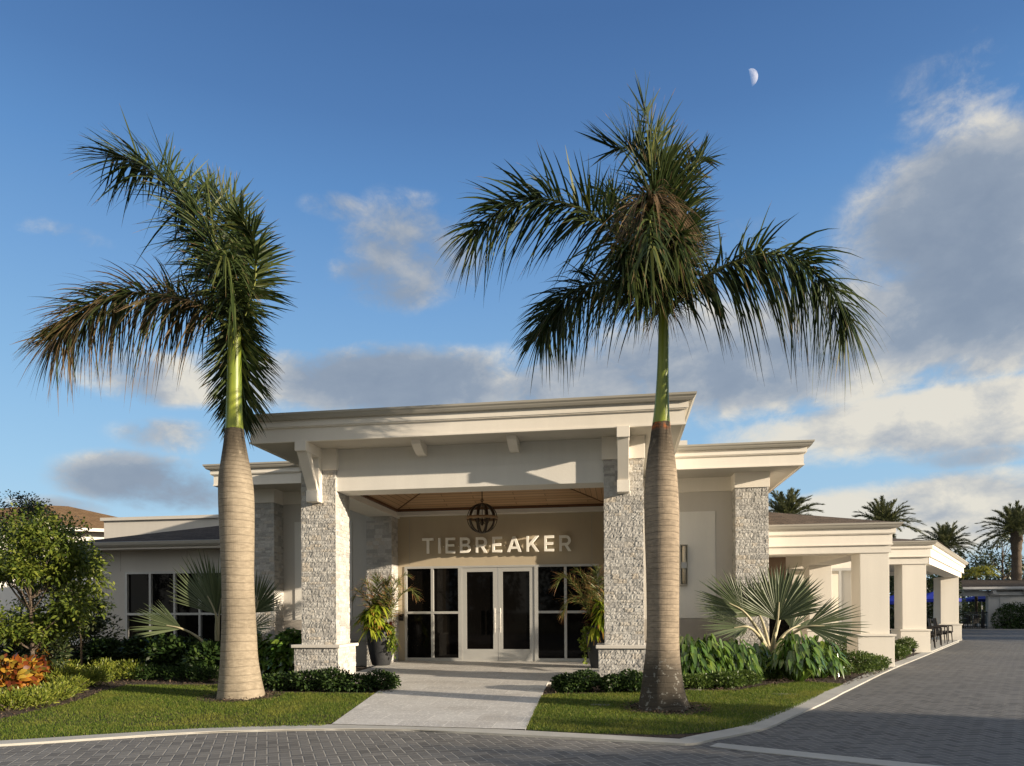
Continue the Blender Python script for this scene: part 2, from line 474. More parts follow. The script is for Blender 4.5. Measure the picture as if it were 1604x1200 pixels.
def soil(name, a, b_, scale=24):
    m, t, b, p = newmat(name)
    n = t.noise(p, scale, 6, .75); v = t.n('ShaderNodeTexVoronoi'); t.put(v.inputs['Vector'], p); v.inputs['Scale'].default_value = scale
    c = t.mix(t.smooth(n, .3, .7), a, b_)
    t.put(b.inputs['Base Color'], c); b.inputs['Roughness'].default_value = .95
    bump(t, b, t.m('ADD', n, v.outputs['Distance']), 1.0, .03)
    return m
M['mulch'] = soil('dark bark mulch', (.028, .019, .013), (.085, .058, .04))
M['turf'] = soil('turf soil', (.05, .075, .014), (.10, .13, .026), 60)
M['ground'] = soil('distant turf', (.05, .06, .025), (.09, .09, .04), 3)
def chips():
    m, t, b, p = newmat('bark chips')
    g = t.t.nodes['Geometry'].outputs['Random Per Island']
    t.put(b.inputs['Base Color'], t.ramp(g, [(0, (.03, .02, .014)), (.6, (.08, .052, .034)), (1, (.16, .11, .075))]))
    b.inputs['Roughness'].default_value = .9
    return m
M['chips'] = chips()

def leafmat(name, stops, transl=.25, rough=.45, tip=None, tipstart=.75, tiprand=.5, spec=.4, sun_patch=None):
    m, t, b, p = newmat(name)
    g = t.t.nodes['Geometry'].outputs['Random Per Island']
    c = t.ramp(g, stops)
    if sun_patch: c = t.mix(t.m('MULTIPLY', t.smooth(t.noise(p, 1.1, 5, .65), .46, .66), .55), c, sun_patch)  # yellower areas paint sunlit spots into the blade colour
    n = t.noise(p, 2.2, 4, .6)
    hs = t.n('ShaderNodeHueSaturation'); t.put(hs.inputs['Color'], c)
    t.put(hs.inputs['Value'], t.m('ADD', .72, t.m('MULTIPLY', n, .56)))
    c = hs.outputs[0]
    if tip is not None:
        at = t.n('ShaderNodeAttribute', attribute_name='t').outputs['Fac']
        thr = t.m('ADD', tipstart, t.m('MULTIPLY', t.m('SUBTRACT', t.m('FRACT', t.m('MULTIPLY', g, 7.13)), .5), tiprand))
        c = t.mix(t.smooth(t.m('SUBTRACT', at, thr), -.04, .08), c, tip)
    t.put(b.inputs['Base Color'], c); b.inputs['Roughness'].default_value = rough; b.inputs['Specular IOR Level'].default_value = spec
    tr = t.n('ShaderNodeBsdfTranslucent'); t.put(tr.inputs[0], t.mix(.5, c, (.35, .42, .06), 'MULTIPLY') if False else c)
    mx = t.n('ShaderNodeMixShader'); mx.inputs[0].default_value = transl
    t.t.links.new(b.outputs[0], mx.inputs[1]); t.t.links.new(tr.outputs[0], mx.inputs[2])
    t.t.links.new(mx.outputs[0], t.t.nodes['Material Output'].inputs[0])
    return m
M['grass'] = leafmat('lawn grass', [(0, (.068, .122, .014)), (.5, (.125, .19, .022)), (.85, (.205, .255, .038)), (1, (.34, .31, .10))], .45, .6, sun_patch=(.27, .26, .05))
M['frond'] = leafmat('royal palm leaflets', [(0, (.018, .034, .010)), (.5, (.036, .058, .015)), (.88, (.065, .085, .022)), (1, (.12, .13, .032))], .22, .5, (.22, .145, .075), .95, .26, spec=.25)
M['frondbrown'] = leafmat('browning palm leaflets', [(0, (.026, .044, .012)), (.55, (.045, .066, .018)), (.75, (.085, .075, .03)), (1, (.17, .115, .06))], .2, .55, (.145, .098, .052), .66, .8, spec=.2)
M['oldfrond'] = leafmat('old palm leaflets', [(0, (.03, .048, .013)), (.5, (.05, .06, .02)), (.7, (.10, .075, .035)), (1, (.18, .12, .065))], .2, .55, (.165, .11, .06), .5, .8, spec=.2)
M['bism'] = leafmat('silver fan leaf', [(0, (.075, .105, .05)), (1, (.145, .175, .09))], .15, .42, (.25, .24, .16), .97, .06)
M['hedge'] = leafmat('dark glossy hedge leaf', [(0, (.016, .036, .009)), (.6, (.03, .058, .014)), (1, (.06, .098, .022))], .2, .45, spec=.25)
M['low'] = leafmat('green ground cover leaf', [(0, (.045, .08, .016)), (.6, (.08, .13, .024)), (1, (.14, .19, .04))], .3, .4)
M['yellowcover'] = leafmat('yellow green ground cover leaf', [(0, (.10, .14, .02)), (.6, (.18, .22, .03)), (1, (.32, .33, .06))], .35, .4)
M['broad'] = leafmat('broad glossy leaf', [(0, (.05, .11, .018)), (.6, (.10, .18, .026)), (1, (.18, .25, .045))], .25, .2, spec=.9)
M['tree'] = leafmat('oak leaf', [(0, (.055, .09, .015)), (.5, (.12, .165, .024)), (1, (.23, .26, .045))], .4, .35)
M['darktree'] = leafmat('dark tree leaf', [(0, (.02, .035, .012)), (.6, (.04, .06, .02)), (1, (.08, .09, .035))], .2, .45)
M['croton'] = leafmat('croton leaf', [(0, (.07, .018, .012)), (.35, (.24, .06, .015)), (.58, (.42, .18, .022)), (.8, (.44, .31, .045)), (1, (.07, .08, .02))], .3, .35)
M['lime'] = leafmat('lime dracaena leaf', [(0, (.15, .23, .02)), (.6, (.29, .37, .03)), (1, (.45, .47, .06))], .35, .35, (.40, .22, .05), .92, .3)
M['red'] = leafmat('dark red leaf', [(0, (.045, .012, .012)), (.6, (.10, .022, .016)), (1, (.17, .05, .025))], .2, .4)
M['potpalm'] = leafmat('fine palm leaf', [(0, (.09, .12, .03)), (.6, (.15, .18, .05)), (1, (.22, .20, .07))], .3, .4, (.34, .18, .08), .7, .6)
M['vine'] = leafmat('trailing vine leaf', [(0, (.10, .16, .02)), (1, (.24, .30, .04))], .35, .4)
M['date'] = leafmat('date palm leaflet', [(0, (.07, .085, .04)), (.6, (.12, .135, .06)), (1, (.20, .20, .10))], .25, .5)
M['yellowpalm'] = leafmat('yellow palm leaflet', [(0, (.20, .22, .03)), (1, (.38, .36, .05))], .3, .5)

def big0(t, p): return t.m('SUBTRACT', t.noise(p, 2.6, 3, .6), .5)
def bark(name, lo, hi, ring, ringscale=5.0, lich_shade=False):
    m, t, b, p = newmat(name)
    x, y, z = t.sep(p)
    wob = t.noise(p, 1.1, 3, .5)
    zz = t.m('ADD', t.m('ADD', z, t.m('MULTIPLY', wob, .12)), t.m('MULTIPLY', t.noise(t.comb(0., 0., z), 1.6, 2), .22))
    zz = t.m('ADD', zz, t.m('MULTIPLY', t.m('POWER', t.m('MAXIMUM', t.m('SUBTRACT', z, 2.9), 0.), 2.0), .55))
    w = t.m('FRACT', t.m('MULTIPLY', zz, ringscale))
    rb = t.noise(t.comb(0., 0., t.m('MULTIPLY', t.m('FLOOR', t.m('MULTIPLY', zz, ringscale)), 3.77)), 1.0, 2)
    edge = t.m('MULTIPLY', t.smooth(w, .80, .93), t.smooth(t.m('SUBTRACT', 1., w), 0.0, .05))
    n = t.noise(t.comb(t.m('MULTIPLY', x, 9.), t.m('MULTIPLY', y, 9.), t.m('MULTIPLY', z, 30.)), 1., 5, .65)
    vert = t.noise(t.comb(t.m('MULTIPLY', x, 60.), t.m('MULTIPLY', y, 60.), t.m('MULTIPLY', z, 3.)), 1., 3, .6)
    big = t.noise(p, 1.3, 4, .6)
    c = t.mix(t.smooth(n, .3, .72), lo, hi)
    c = t.mix(t.m('MULTIPLY', t.smooth(rb, .4, .62), .30), c, hi)
    c = t.mix(t.m('MULTIPLY', t.smooth(vert, .55, .8), .30), c, lo)
    c = t.mix(t.m('MULTIPLY', edge, t.m('ADD', .08, t.m('MULTIPLY', t.smooth(rb, .35, .7), .42))), c, ring)
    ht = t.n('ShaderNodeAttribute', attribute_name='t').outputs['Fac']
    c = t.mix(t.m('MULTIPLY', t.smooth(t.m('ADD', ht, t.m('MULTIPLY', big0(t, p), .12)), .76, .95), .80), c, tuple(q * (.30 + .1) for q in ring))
    c = t.mix(t.m('MULTIPLY', t.smooth(big, .48, .72), .45), c, tuple(q * .62 for q in lo))
    bl = t.noise(p, 4.5, 6, .7)
    c = t.mix(t.m('MULTIPLY', t.smooth(bl, .56, .72), .4), c, tuple(q * 1.25 for q in hi))
    if lich_shade:
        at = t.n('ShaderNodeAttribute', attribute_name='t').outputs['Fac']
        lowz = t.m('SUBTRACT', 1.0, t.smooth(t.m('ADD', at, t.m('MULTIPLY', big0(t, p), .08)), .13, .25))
        c = t.mix(t.m('MULTIPLY', lowz, .93), c, (.05, .044, .036))  # trunk foot darkened: weathering together with shade painted into the colour
        ln = t.noise(p, 14, 5, .7)
        c = t.mix(t.m('MULTIPLY', t.smooth(ln, .57, .63), t.m('MULTIPLY', lowz, .5)), c, (.36, .36, .33))
        rust = t.m('MULTIPLY', t.smooth(at, .965, .99), t.smooth(t.noise(p, 7, 3), .42, .6))
        c = t.mix(rust, c, (.40, .12, .035))
    else:
        rn = t.noise(p, 9, 3, .5)
        c = t.mix(t.m('MULTIPLY', t.smooth(rn, .75, .79), .8), c, (.5, .25, .06))
    t.put(b.inputs['Base Color'], c); b.inputs['Roughness'].default_value = .85; b.inputs['Specular IOR Level'].default_value = .15
    bump(t, b, t.m('SUBTRACT', t.m('ADD', t.m('MULTIPLY', n, .35), t.m('MULTIPLY', vert, .35)), edge), .55, .02)
    return m
M['trunkA'] = bark('pale ringed palm trunk', (.225, .188, .138), (.335, .285, .215), (.115, .092, .066), 8.0)
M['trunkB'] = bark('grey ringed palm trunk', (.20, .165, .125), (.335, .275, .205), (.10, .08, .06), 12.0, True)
M['bark'] = soil('rough bark', (.06, .045, .032), (.17, .13, .095), 22)
M['fibre'] = soil('palm fibre', (.07, .05, .03), (.22, .16, .10), 30)
def shaft():
    m, t, b, p = newmat('green crownshaft')
    x, y, z = t.sep(p)
    n = t.noise(t.comb(t.m('MULTIPLY', x, 8.), t.m('MULTIPLY', y, 8.), t.m('MULTIPLY', z, .7)), 1., 4, .6)
    c = t.mix(t.smooth(n, .3, .7), (.12, .17, .018), (.27, .31, .03))
    sp = t.noise(p, 26, 3, .6)
    c = t.mix(t.m('MULTIPLY', t.smooth(sp, .66, .72), .5), c, (.16, .10, .04))
    t.put(b.inputs['Base Color'], c); b.inputs['Roughness'].default_value = .38
    return m
M['shaft'] = shaft()
M['petiole'] = plain('palm stem', (.20, .22, .06), .5, 0, .2, 9)
M['petpale'] = plain('pale fan palm stem', (.42, .38, .24), .5, 0, .15, 9)
M['pot'] = plain('charcoal planter', (.026, .028, .031), .5, 0, .35, 16)

def shingles(name, a, b_):
    m, t, b, p = newmat(name)
    x, y, z = t.sep(p)
    br = t.n('ShaderNodeTexBrick'); br.offset = .37
    t.put(br.inputs['Vector'], t.comb(t.m('ADD', x, 0.), t.m('ADD', t.m('MULTIPLY', y, 1.0), t.m('MULTIPLY', z, 1.0)), 0.))
    br.inputs['Scale'].default_value = 1.0; br.inputs['Brick Width'].default_value = .28; br.inputs['Row Height'].default_value = .15
    br.inputs['Mortar Size'].default_value = .008; br.inputs['Color1'].default_value = (*a, 1); br.inputs['Color2'].default_value = (*b_, 1)
    br.inputs['Mortar'].default_value = tuple(q * .35 for q in a) + (1,)
    n = t.noise(p, 12, 4, .7)
    t.put(b.inputs['Base Color'], t.mix(t.m('MULTIPLY', n, .5), br.outputs['Color'], tuple(q * .5 for q in a)))
    b.inputs['Roughness'].default_value = .95; b.inputs['Specular IOR Level'].default_value = .08
    bump(t, b, t.m('ADD', br.outputs['Color'], n), .5, .01)
    return m
M['shingle'] = shingles('brown shingles', (.11, .088, .07), (.20, .16, .125))
M['darkshingle'] = shingles('grey shingles', (.065, .053, .043), (.115, .095, .078))
M['tile'] = shingles('brown roof tile', (.20, .125, .065), (.30, .19, .10))
def planks(name, along):
    m, t, b, p = newmat(name)
    x, y, z = t.sep(p)
    br = t.n('ShaderNodeTexBrick'); br.offset = .43
    t.put(br.inputs['Vector'], t.comb(x, y, 0.) if along == 'x' else t.comb(y, x, 0.))
    br.inputs['Scale'].default_value = 1.0; br.inputs['Brick Width'].default_value = 1.7; br.inputs['Row Height'].default_value = .125
    br.inputs['Mortar Size'].default_value = .006
    br.inputs['Color1'].default_value = (.56, .35, .19, 1); br.inputs['Color2'].default_value = (.68, .46, .27, 1); br.inputs['Mortar'].default_value = (.08, .04, .02, 1)
    gv = t.comb(t.m('MULTIPLY', x, 2.), t.m('MULTIPLY', y, 40.), 0.) if along == 'x' else t.comb(t.m('MULTIPLY', x, 40.), t.m('MULTIPLY', y, 2.), 0.)
    n = t.noise(gv, 1.0, 4, .6)
    t.put(b.inputs['Base Color'], t.mix(t.m('MULTIPLY', n, .5), br.outputs['Color'], (.18, .085, .035)))
    b.inputs['Roughness'].default_value = .45
    return m
M['plankx'] = planks('stained cedar planks', 'x'); M['planky'] = planks('stained cedar planks turned', 'y')
M['woodtrim'] = plain('dark cedar trim', (.12, .055, .025), .5, 0, .2, 10)
M['browncurtain'] = plain('brown roll screen', (.16, .11, .075), .8, 0, .08)
def moonm():
    m, t, b, p = newmat('moon surface')
    n = t.noise(p, .13, 5, .6)
    df = t.n('ShaderNodeBsdfDiffuse'); t.put(df.inputs[0], t.mix(t.smooth(n, .4, .65), (.27, .26, .25), (.15, .145, .14)))
    tr = t.n('ShaderNodeBsdfTransparent'); ad = t.n('ShaderNodeAddShader')
    t.t.links.new(df.outputs[0], ad.inputs[0]); t.t.links.new(tr.outputs[0], ad.inputs[1])
    mx = t.n('ShaderNodeMixShader'); tr2 = t.n('ShaderNodeBsdfTransparent')
    t.t.links.new(t.t.nodes['Geometry'].outputs['Backfacing'], mx.inputs[0]); t.t.links.new(ad.outputs[0], mx.inputs[1]); t.t.links.new(tr2.outputs[0], mx.inputs[2])
    t.t.links.new(mx.outputs[0], t.t.nodes['Material Output'].inputs[0])
    return m
M['moon'] = moonm()

# ------------------------------------------------------------------ ground
def gz(y):
    return -.10 + .0263 * min(max(y - 8.2, 0), 3.8)
def gzv(y):
    return -.10 + .0263 * np.clip(np.asarray(y) - 8.2, 0, 3.8)
def sheet(name, poly, dz, mat, thick=0.0, **tg):
    """polygon laid on the gently rising ground"""
    bm = bmesh.new()
    f = bm.faces.new([bm.verts.new((p[0], p[1], 0)) for p in poly])
    if f.normal.z < 0: f.normal_flip()
    for yy in (8.2, 12.0):
        bmesh.ops.bisect_plane(bm, geom=bm.verts[:] + bm.edges[:] + bm.faces[:], plane_co=(0, yy, 0), plane_no=(0, 1, 0))
    bmesh.ops.triangulate(bm, faces=bm.faces[:])
    bm.normal_update()
    for q in bm.faces:
        if q.normal.z < 0: q.normal_flip()
    for v in bm.verts: v.co.z = gz(v.co.y) + dz
    if thick:
        r = bmesh.ops.extrude_face_region(bm, geom=bm.faces[:])
        for v in [g for g in r['geom'] if isinstance(g, bmesh.types.BMVert)]: v.co.z += thick
        bmesh.ops.recalc_face_normals(bm, faces=bm.faces[:])
    me = bpy.data.meshes.new(name); bm.to_mesh(me); bm.free()
    me.materials.append(mat)
    o = bpy.data.objects.new(name, me); col.objects.link(o)
    return tag(o, **tg)
def px2(pts, z=None):
    """survey pixels on the ground to plan"""
    out = []
    for (x, y) in pts:
        p = PZ(x, y, -.05)
        for _ in range(4): p = PZ(x, y, gz(p[1]))
        out.append((float(p[0]), float(p[1])))
    return out

g = MB(); g.poly([(-9000, -9000, -.45), (9000, -9000, -.45), (9000, 9000, -.45), (-9000, 9000, -.45)])
g.build('ground', M['ground'], label='flat grassy ground reaching the horizon', cat='ground', kind='structure')
sheet('road', [(-40, -12), (60, -12), (60, 75), (-40, 75)], -.035, M['road'], label='grey herringbone paved road in front of the clubhouse', cat='road', kind='structure')

outer = [(-16, 1.6), (-9.6, 5.15)] + px2([(0, 1164.6), (150, 1155), (300, 1145.5), (400, 1142), (520, 1140), (640, 1141), (720, 1144.5), (819, 1149.6), (935, 1155.6), (1039, 1161.6), (1085, 1163), (1118, 1156), (1198, 1139.7), (1240, 1121.7), (1313, 1088), (1393, 1049), (1450, 1026)])
U28 = np.array([math.sin(R(28)), math.cos(R(28))])
_l = np.array(outer[-1])
outer += [tuple(_l + U28 * q) for q in (6, 11.2)]
far_end = outer[-1]
island = outer + [(far_end[0] - 6, far_end[1] + 1), (3, 36), (-40, 36), (-40, 2)]
sheet('planting_bed', island, -.02, M['mulch'], label='dark bark mulch beds around the clubhouse', cat='bed', kind='structure')

def ribbon(path, w0, w1):
    P = np.array(path); t = np.gradient(P, axis=0); t /= np.linalg.norm(t, axis=1)[:, None]
    n = np.stack([-t[:, 1], t[:, 0]], 1)
    return [tuple(q) for q in P + n * w0] + [tuple(q) for q in (P + n * w1)[::-1]]
op = np.array(outer)
op = spline(np.column_stack([op, np.zeros(len(op))]), 90)[:, :2]
sheet('kerb', ribbon(op, 0.0, .27), -.034, M['kerb'], .026, label='pale flush concrete kerb round the lawn', cat='kerb', kind='structure')

bandtop = px2([(1124, 1160), (1180, 1165.6), (1300, 1178), (1420, 1190), (1506, 1198)]); e_ = np.array(bandtop[-1]) - np.array(bandtop[0]); bandtop += [tuple(np.array(bandtop[-1]) + e_ * 3)]
bandbot = px2([(1112, 1165), (1180, 1173), (1300, 1185.5), (1448, 1201)]); e_ = np.array(bandbot[-1]) - np.array(bandbot[0]); bandbot += [tuple(np.array(bandbot[-1]) + e_ * 3)]
sheet('road_band', bandtop + bandbot[::-1], -.033, M['kerb'], .008, label='pale concrete band across the driveway mouth', cat='paving band', kind='structure')
dr = [p for p in outer if p[0] > 1.0 and p[1] > 7.9]
sheet('driveway', bandtop[:1] + bandtop[1:] + [(60, 10), (60, 75), (14, 75), (19, 50)] + [tuple(p) for p in dr[::-1]], -.031, M['drive'], label='dark herringbone driveway running back past the terrace', cat='driveway', kind='structure')

# walkway, one even slope up to the doors
def wz(y): return -.098 + (y - 8.3) * .0245
WL = [(-3.62, 8.45), (-4.25, 12.6), (-5.6, 12.75), (-5.6, 17.0)]
WRr = [(-1.13, 8.35), (-1.32, 12.9), (-.35, 13.1), (-.35, 17.0)]
w = MB()
for i in range(3):
    a, b_, c, d = WL[i], WRr[i], WRr[i + 1], WL[i + 1]
    w.poly([(*a, wz(a[1])), (*b_, wz(b_[1])), (*c, wz(c[1])), (*d, wz(d[1]))])
    for (p, q) in ((WL[i], WL[i + 1]), (WRr[i + 1], WRr[i])):
        w.poly([(*p, wz(p[1])), (*q, wz(q[1])), (*q, -.2), (*p, -.2)])
w.build('walkway', M['slab'], label='pale shellstone walkway rising to the entrance doors', cat='walkway', kind='structure')

lawnL = [(-12, 4.1)] + px2([(0, 1126), (96, 1104), (132, 1094), (160, 1082), (200, 1072.5), (343, 1072.5), (412, 1084), (600, 1086)]) + [(-4.06, 11.3), (-3.64, 8.6)] + [tuple(p) for p in (px2([(505, 1136), (400, 1138), (300, 1141), (150, 1149.5), (0, 1159)]))] + [(-12, 3.7)]
lawnR = [(-1.13, 8.45), (-1.25, 11.2)] + px2([(870, 1086), (979, 1085), (1079, 1081), (1157, 1081), (1206, 1072), (1253, 1067.6), (1287, 1069), (1322, 1071), (1267, 1097), (1233, 1113), (1178, 1135), (1100, 1146), (1039, 1149.5), (935, 1147.5), (826, 1142)])
lawns = [lawnL, lawnR]
for nm, L_, lb in (('lawn', lawnL, 'curved lawn left of the walkway'), ('lawn', lawnR, 'small lawn right of the walkway')):
    sheet(nm, L_, -.012, M['turf'], label=lb, cat='lawn', kind='structure')

def inpoly(P, poly):
    x, y = P[:, 0], P[:, 1]; ins = np.zeros(len(P), bool); n = len(poly)
    for i in range(n):
        (x0, y0), (x1, y1) = poly[i], poly[(i + 1) % n]
        c = ((y0 > y) != (y1 > y)) & (x < (x1 - x0) * (y - y0) / (y1 - y0 + 1e-12) + x0)
        ins ^= c
    return ins
def scatter(poly, n):
    a = np.array(poly); lo, hi = a.min(0), a.max(0); out = np.zeros((0, 2))
    while len(out) < n:
        p = rng.uniform(lo, hi, (n, 2)); out = np.vstack([out, p[inpoly(p, poly)]])
    return out[:n]
TRUNKA, TRUNKB = (-6.11, 10.65), (0.64, 10.16)
for poly, n, lb in ((lawnL, 70000, 'short mown grass of the curved left lawn'), (lawnR, 46000, 'short mown grass of the small right lawn')):
    p = scatter([q for q in poly if q[0] > -9] if False else poly, n)
    keep = (np.hypot(p[:, 0] - TRUNKA[0], p[:, 1] - TRUNKA[1]) > .62 + rng.uniform(-.1, .12, len(p))) & (np.hypot(p[:, 0] - TRUNKB[0], p[:, 1] - TRUNKB[1]) > .58 + rng.uniform(-.1, .12, len(p))) & (p[:, 0] > -9.5)
    p = p[keep]; n = len(p)
    th = rng.uniform(0, 2 * math.pi, n); d = np.stack([np.cos(th) * .55, np.sin(th) * .55, np.ones(n)], 1)
    nr = np.stack([np.sin(th), -np.cos(th), np.zeros(n)], 1); nr = np.cross(d, nr)
    b = MB(); b.strips(np.column_stack([p, gzv(p[:, 1]) - .012]), d, nr, rng.uniform(.022, .045, n), .009, 1, .1, lambda q: 1 - .85 * q, smooth=False)
    b.build('grass', M['grass'], label=lb, cat='grass', kind='stuff')
# bark chips over the visible bed and round the trunks
b = MB()
bedpix = [px2([(0, 1128), (100, 1106), (165, 1083), (205, 1070), (420, 1080), (620, 1084), (560, 1064), (200, 1055), (0, 1085)]), px2([(846, 1087), (1080, 1082), (1160, 1083), (1250, 1069), (1326, 1073), (1400, 1046), (1380, 1038), (1200, 1055), (880, 1070)])]
P = np.vstack([scatter(q, 5000) for q in bedpix] + [np.column_stack([t_[0] + rr * np.cos(aa), t_[1] + rr * np.sin(aa)]) for t_ in (TRUNKA, TRUNKB) for rr, aa in [(rng.uniform(.3, .68, 900), rng.uniform(0, 6.28, 900))]])
n = len(P); d = runit(n); d[:, 2] *= .35
b.strips(np.column_stack([P, gzv(P[:, 1]) - .002 + rng.uniform(0, .012, n)]), d, runit(n) * .5 + np.array([0, 0, 1]), rng.uniform(.02, .06, n), rng.uniform(.008, .02, n), 1, 0, lambda q: 1, smooth=False)
b.build('bark_chips', M['chips'], label='loose bark chips on the mulch beds', cat='mulch', kind='stuff')

# ------------------------------------------------------------------ clubhouse
CH = thing('clubhouse', (-2.86, 17.0, 0), 'white single storey clubhouse with stone pillars and timber ceilinged entrance portico', 'clubhouse')
def stones(mb, o, u, wdt, hgt, nrm, seed):
    """split-face ledger stones over one face of a pillar"""
    r = random.Random(seed); o = np.array(o, float); u = np.array(u, float); nrm = np.array(nrm, float); z = 0.0
    while z < hgt - 1e-6:
        h = min(r.choice((.05, .05, .075, .1)), hgt - z)
        if hgt - z - h < .03: h = hgt - z
        x = 0.0
        while x < wdt - 1e-6:
            l = min(r.uniform(.07, .24), wdt - x)
            if wdt - x - l < .05: l = wdt - x
            base = r.uniform(.003, .014)
            nu = max(2, int(l / .024)); nv = max(2, int(h / .024))
            V = []
            for j in range(nv + 1):
                for i in range(nu + 1):
                    edge = i in (0, nu) or j in (0, nv)
                    dd = base + r.uniform(-.005, .006) - (.003 if edge else 0)
                    uu = x + l * (i / nu) + (0 if i in (0, nu) else r.uniform(-.006, .006)); vv = z + h * (j / nv) + (0 if j in (0, nv) else r.uniform(-.006, .006))
                    uu += .0018 if i == 0 else (-.0018 if i == nu else 0); vv += .0015 if j == 0 else (-.0015 if j == nv else 0)
                    V.append(o + u * uu + np.array([0, 0, vv]) + nrm * max(dd, .001))
            m = nu + 1
            F4 = [(j * m + i, j * m + i + 1, (j + 1) * m + i + 1, (j + 1) * m + i) for j in range(nv) for i in range(nu)]
            ring = [i for i in range(m)] + [j * m + nu for j in range(1, nv + 1)] + [nv * m + i for i in range(nu - 1, -1, -1)] + [j * m for j in range(nv - 1, 0, -1)]
            base_i = len(V)
            for q in ring: V.append(V[q] - nrm * ((V[q] - o) @ nrm + .006))
            k = len(ring)
            F4 += [(ring[q], base_i + q, base_i + (q + 1) % k, ring[(q + 1) % k]) for q in range(k)]
            mb.add(V, F4)
            x += l
        z += h
def pillar(x0, x1, y0, y1, z0, z1, seed, pedestal=None, faces='FRL', parent=CH, label=None):
    mb = MB(); mb.box(x0 + .01, x1 - .01, y0 + .01, y1 - .005, z0, z1)
    if 'F' in faces: stones(mb, (x0, y0 + .01, z0), (1, 0, 0), x1 - x0, z1 - z0, (0, -1, 0), seed)
    if 'R' in faces: stones(mb, (x1 - .01, y0, z0), (0, 1, 0), y1 - y0, z1 - z0, (1, 0, 0), seed + 1)
    if 'L' in faces: stones(mb, (x0 + .01, y1, z0), (0, -1, 0), y1 - y0, z1 - z0, (-1, 0, 0), seed + 2)
    o = mb.build('stone_pillar', M['stone'], parent)
    if pedestal:
        a, b_, c, d, zb, zt = pedestal
        pm = MB(); pm.box(a + .01, b_ - .01, c + .01, d - .01, zb, zt)
        stones(pm, (a, c + .01, zb), (1, 0, 0), b_ - a, zt - zb, (0, -1, 0), seed + 3)
        stones(pm, (b_ - .01, c, zb), (0, 1, 0), d - c, zt - zb, (1, 0, 0), seed + 4)
        stones(pm, (a + .01, d, zb), (0, -1, 0), d - c, zt - zb, (-1, 0, 0), seed + 5)
        pm.build('pedestal', M['stone'], o)
        cm = MB(); cm.box(a - .045, b_ + .045, c - .045, d + .045, zt, zt + .06)
        bev(cm.build('cap', M['cap'], o), .008)
    return o
def bev(o, w=.006, seg=2):
    m = o.modifiers.new('bevel', 'BEVEL'); m.width = w; m.segments = seg; m.limit_method = 'ANGLE'
    return o
LC, RC = (-6.13, -5.42), (-.28, .43)
for i, (a, b_) in enumerate((LC, RC)):
    pillar(a, b_, 12.9, 13.6, .70, 4.08, 20 + 20 * i, (a - .11, b_ + .08, 12.80, 13.70, -.12, .645))
pillar(-6.15, -5.50, 16.5, 17.0, -.1, 3.68, 90, faces='FR')
pillar(-.28, .37, 16.5, 17.0, -.1, 3.68, 95, faces='FL')
pillar(-9.28, -8.56, 16.5, 17.0, -.1, 4.1, 60, faces='FR')
pillar(2.60, 3.32, 16.5, 17.0, -.1, 4.1, 70, faces='FL')

# walls (one sheet each, openings cut as separate boxes butted together)
wl = MB()
wl.box(-9.0, -5.52, 17.0, 17.3, -.3, 4.12)           # wing wall left of the doors
wl.box(-9.0, -8.7, 17.3, 27, -.3, 4.12)
wl.build('wall', M['greige'], CH); wl = MB()
wl.box(-.30, 3.30, 17.0, 17.3, -.3, 4.12)            # wing wall right of the doors
wl.box(3.0, 3.30, 17.3, 27, -.3, 4.12)
wl.build('wall', M['greige'], CH)
wl = MB()
wl.box(-5.52, -5.33, 17.0, 17.3, 0, 3.9); wl.box(-.49, -.30, 17.0, 17.3, 0, 3.9); wl.box(-5.33, -.49, 17.0, 17.3, 2.47, 3.9)
wl.build('entrance_wall', M['tan'], CH)
fz = MB()                                              # frieze and blocks over the pillars
fz.box(-9.0, -6.1, 16.96, 17.28, 4.12, 4.5); fz.box(-9.02, -8.68, 17.28, 27, 4.12, 4.5); fz.box(-9.30, -8.54, 16.47, 16.96, 4.10, 4.5); bev(fz.build('frieze', M['trim'], CH)); fz = MB()
fz.box(.38, 3.30, 16.96, 17.28, 4.12, 4.5); fz.box(3.02, 3.34, 17.28, 27, 4.12, 4.5); fz.box(2.58, 3.34, 16.47, 16.96, 4.10, 4.5)
bev(fz.build('frieze', M['trim'], CH))
for a, b_ in ((-8.25, -6.71), (.75, 2.22)):
    pn = MB(); pn.box(a, b_, 16.975, 17.0, 1.15, 3.66)
    bev(pn.build('wall_panel', M['panelw'], CH), .006)
for a, b_ in ((-8.56, -6.15), (.37, 2.60)):
    bb = MB(); bb.box(a, b_, 16.985, 17.0, .0, 1.13); bb.box(a, b_, 16.95, 16.985, .62, .69)
    bb.build('wall_base', M['greybase'], CH)

# portico: beams, soffit, ceiling, fascia
pb = MB()
pb.box(-5.42, -.28, 12.96, 13.5, 3.68, 4.075); pb.box(-5.42, -.28, 12.985, 13.5, 4.075, 4.49)
pb.box(-6.10, -5.45, 13.6, 17.0, 3.68, 4.49); pb.box(-.25, .40, 13.6, 17.0, 3.68, 4.49)
pb.box(-5.45, -.25, 16.75, 17.0, 3.72, 4.49)
pb.build('portico_beam', M['beam'], CH)
for a, b_ in (LC, RC):
    bk = MB(); bk.box(a - .03, b_ + .03, 12.87, 13.6, 4.08, 4.49)
    bev(bk.build('pillar_head', M['trim'], CH))
so = MB()
FX0, FX1, FY = -6.81, 1.12, 12.2
so.box(FX0 + .03, FX1 - .03, FY + .03, 12.985, 4.49, 4.52); so.box(FX0 + .03, -5.43, 12.985, 17.3, 4.49, 4.52); so.box(-.27, FX1 - .03, 12.985, 17.3, 4.49, 4.52)
so.build('soffit', M['soffit'], CH)
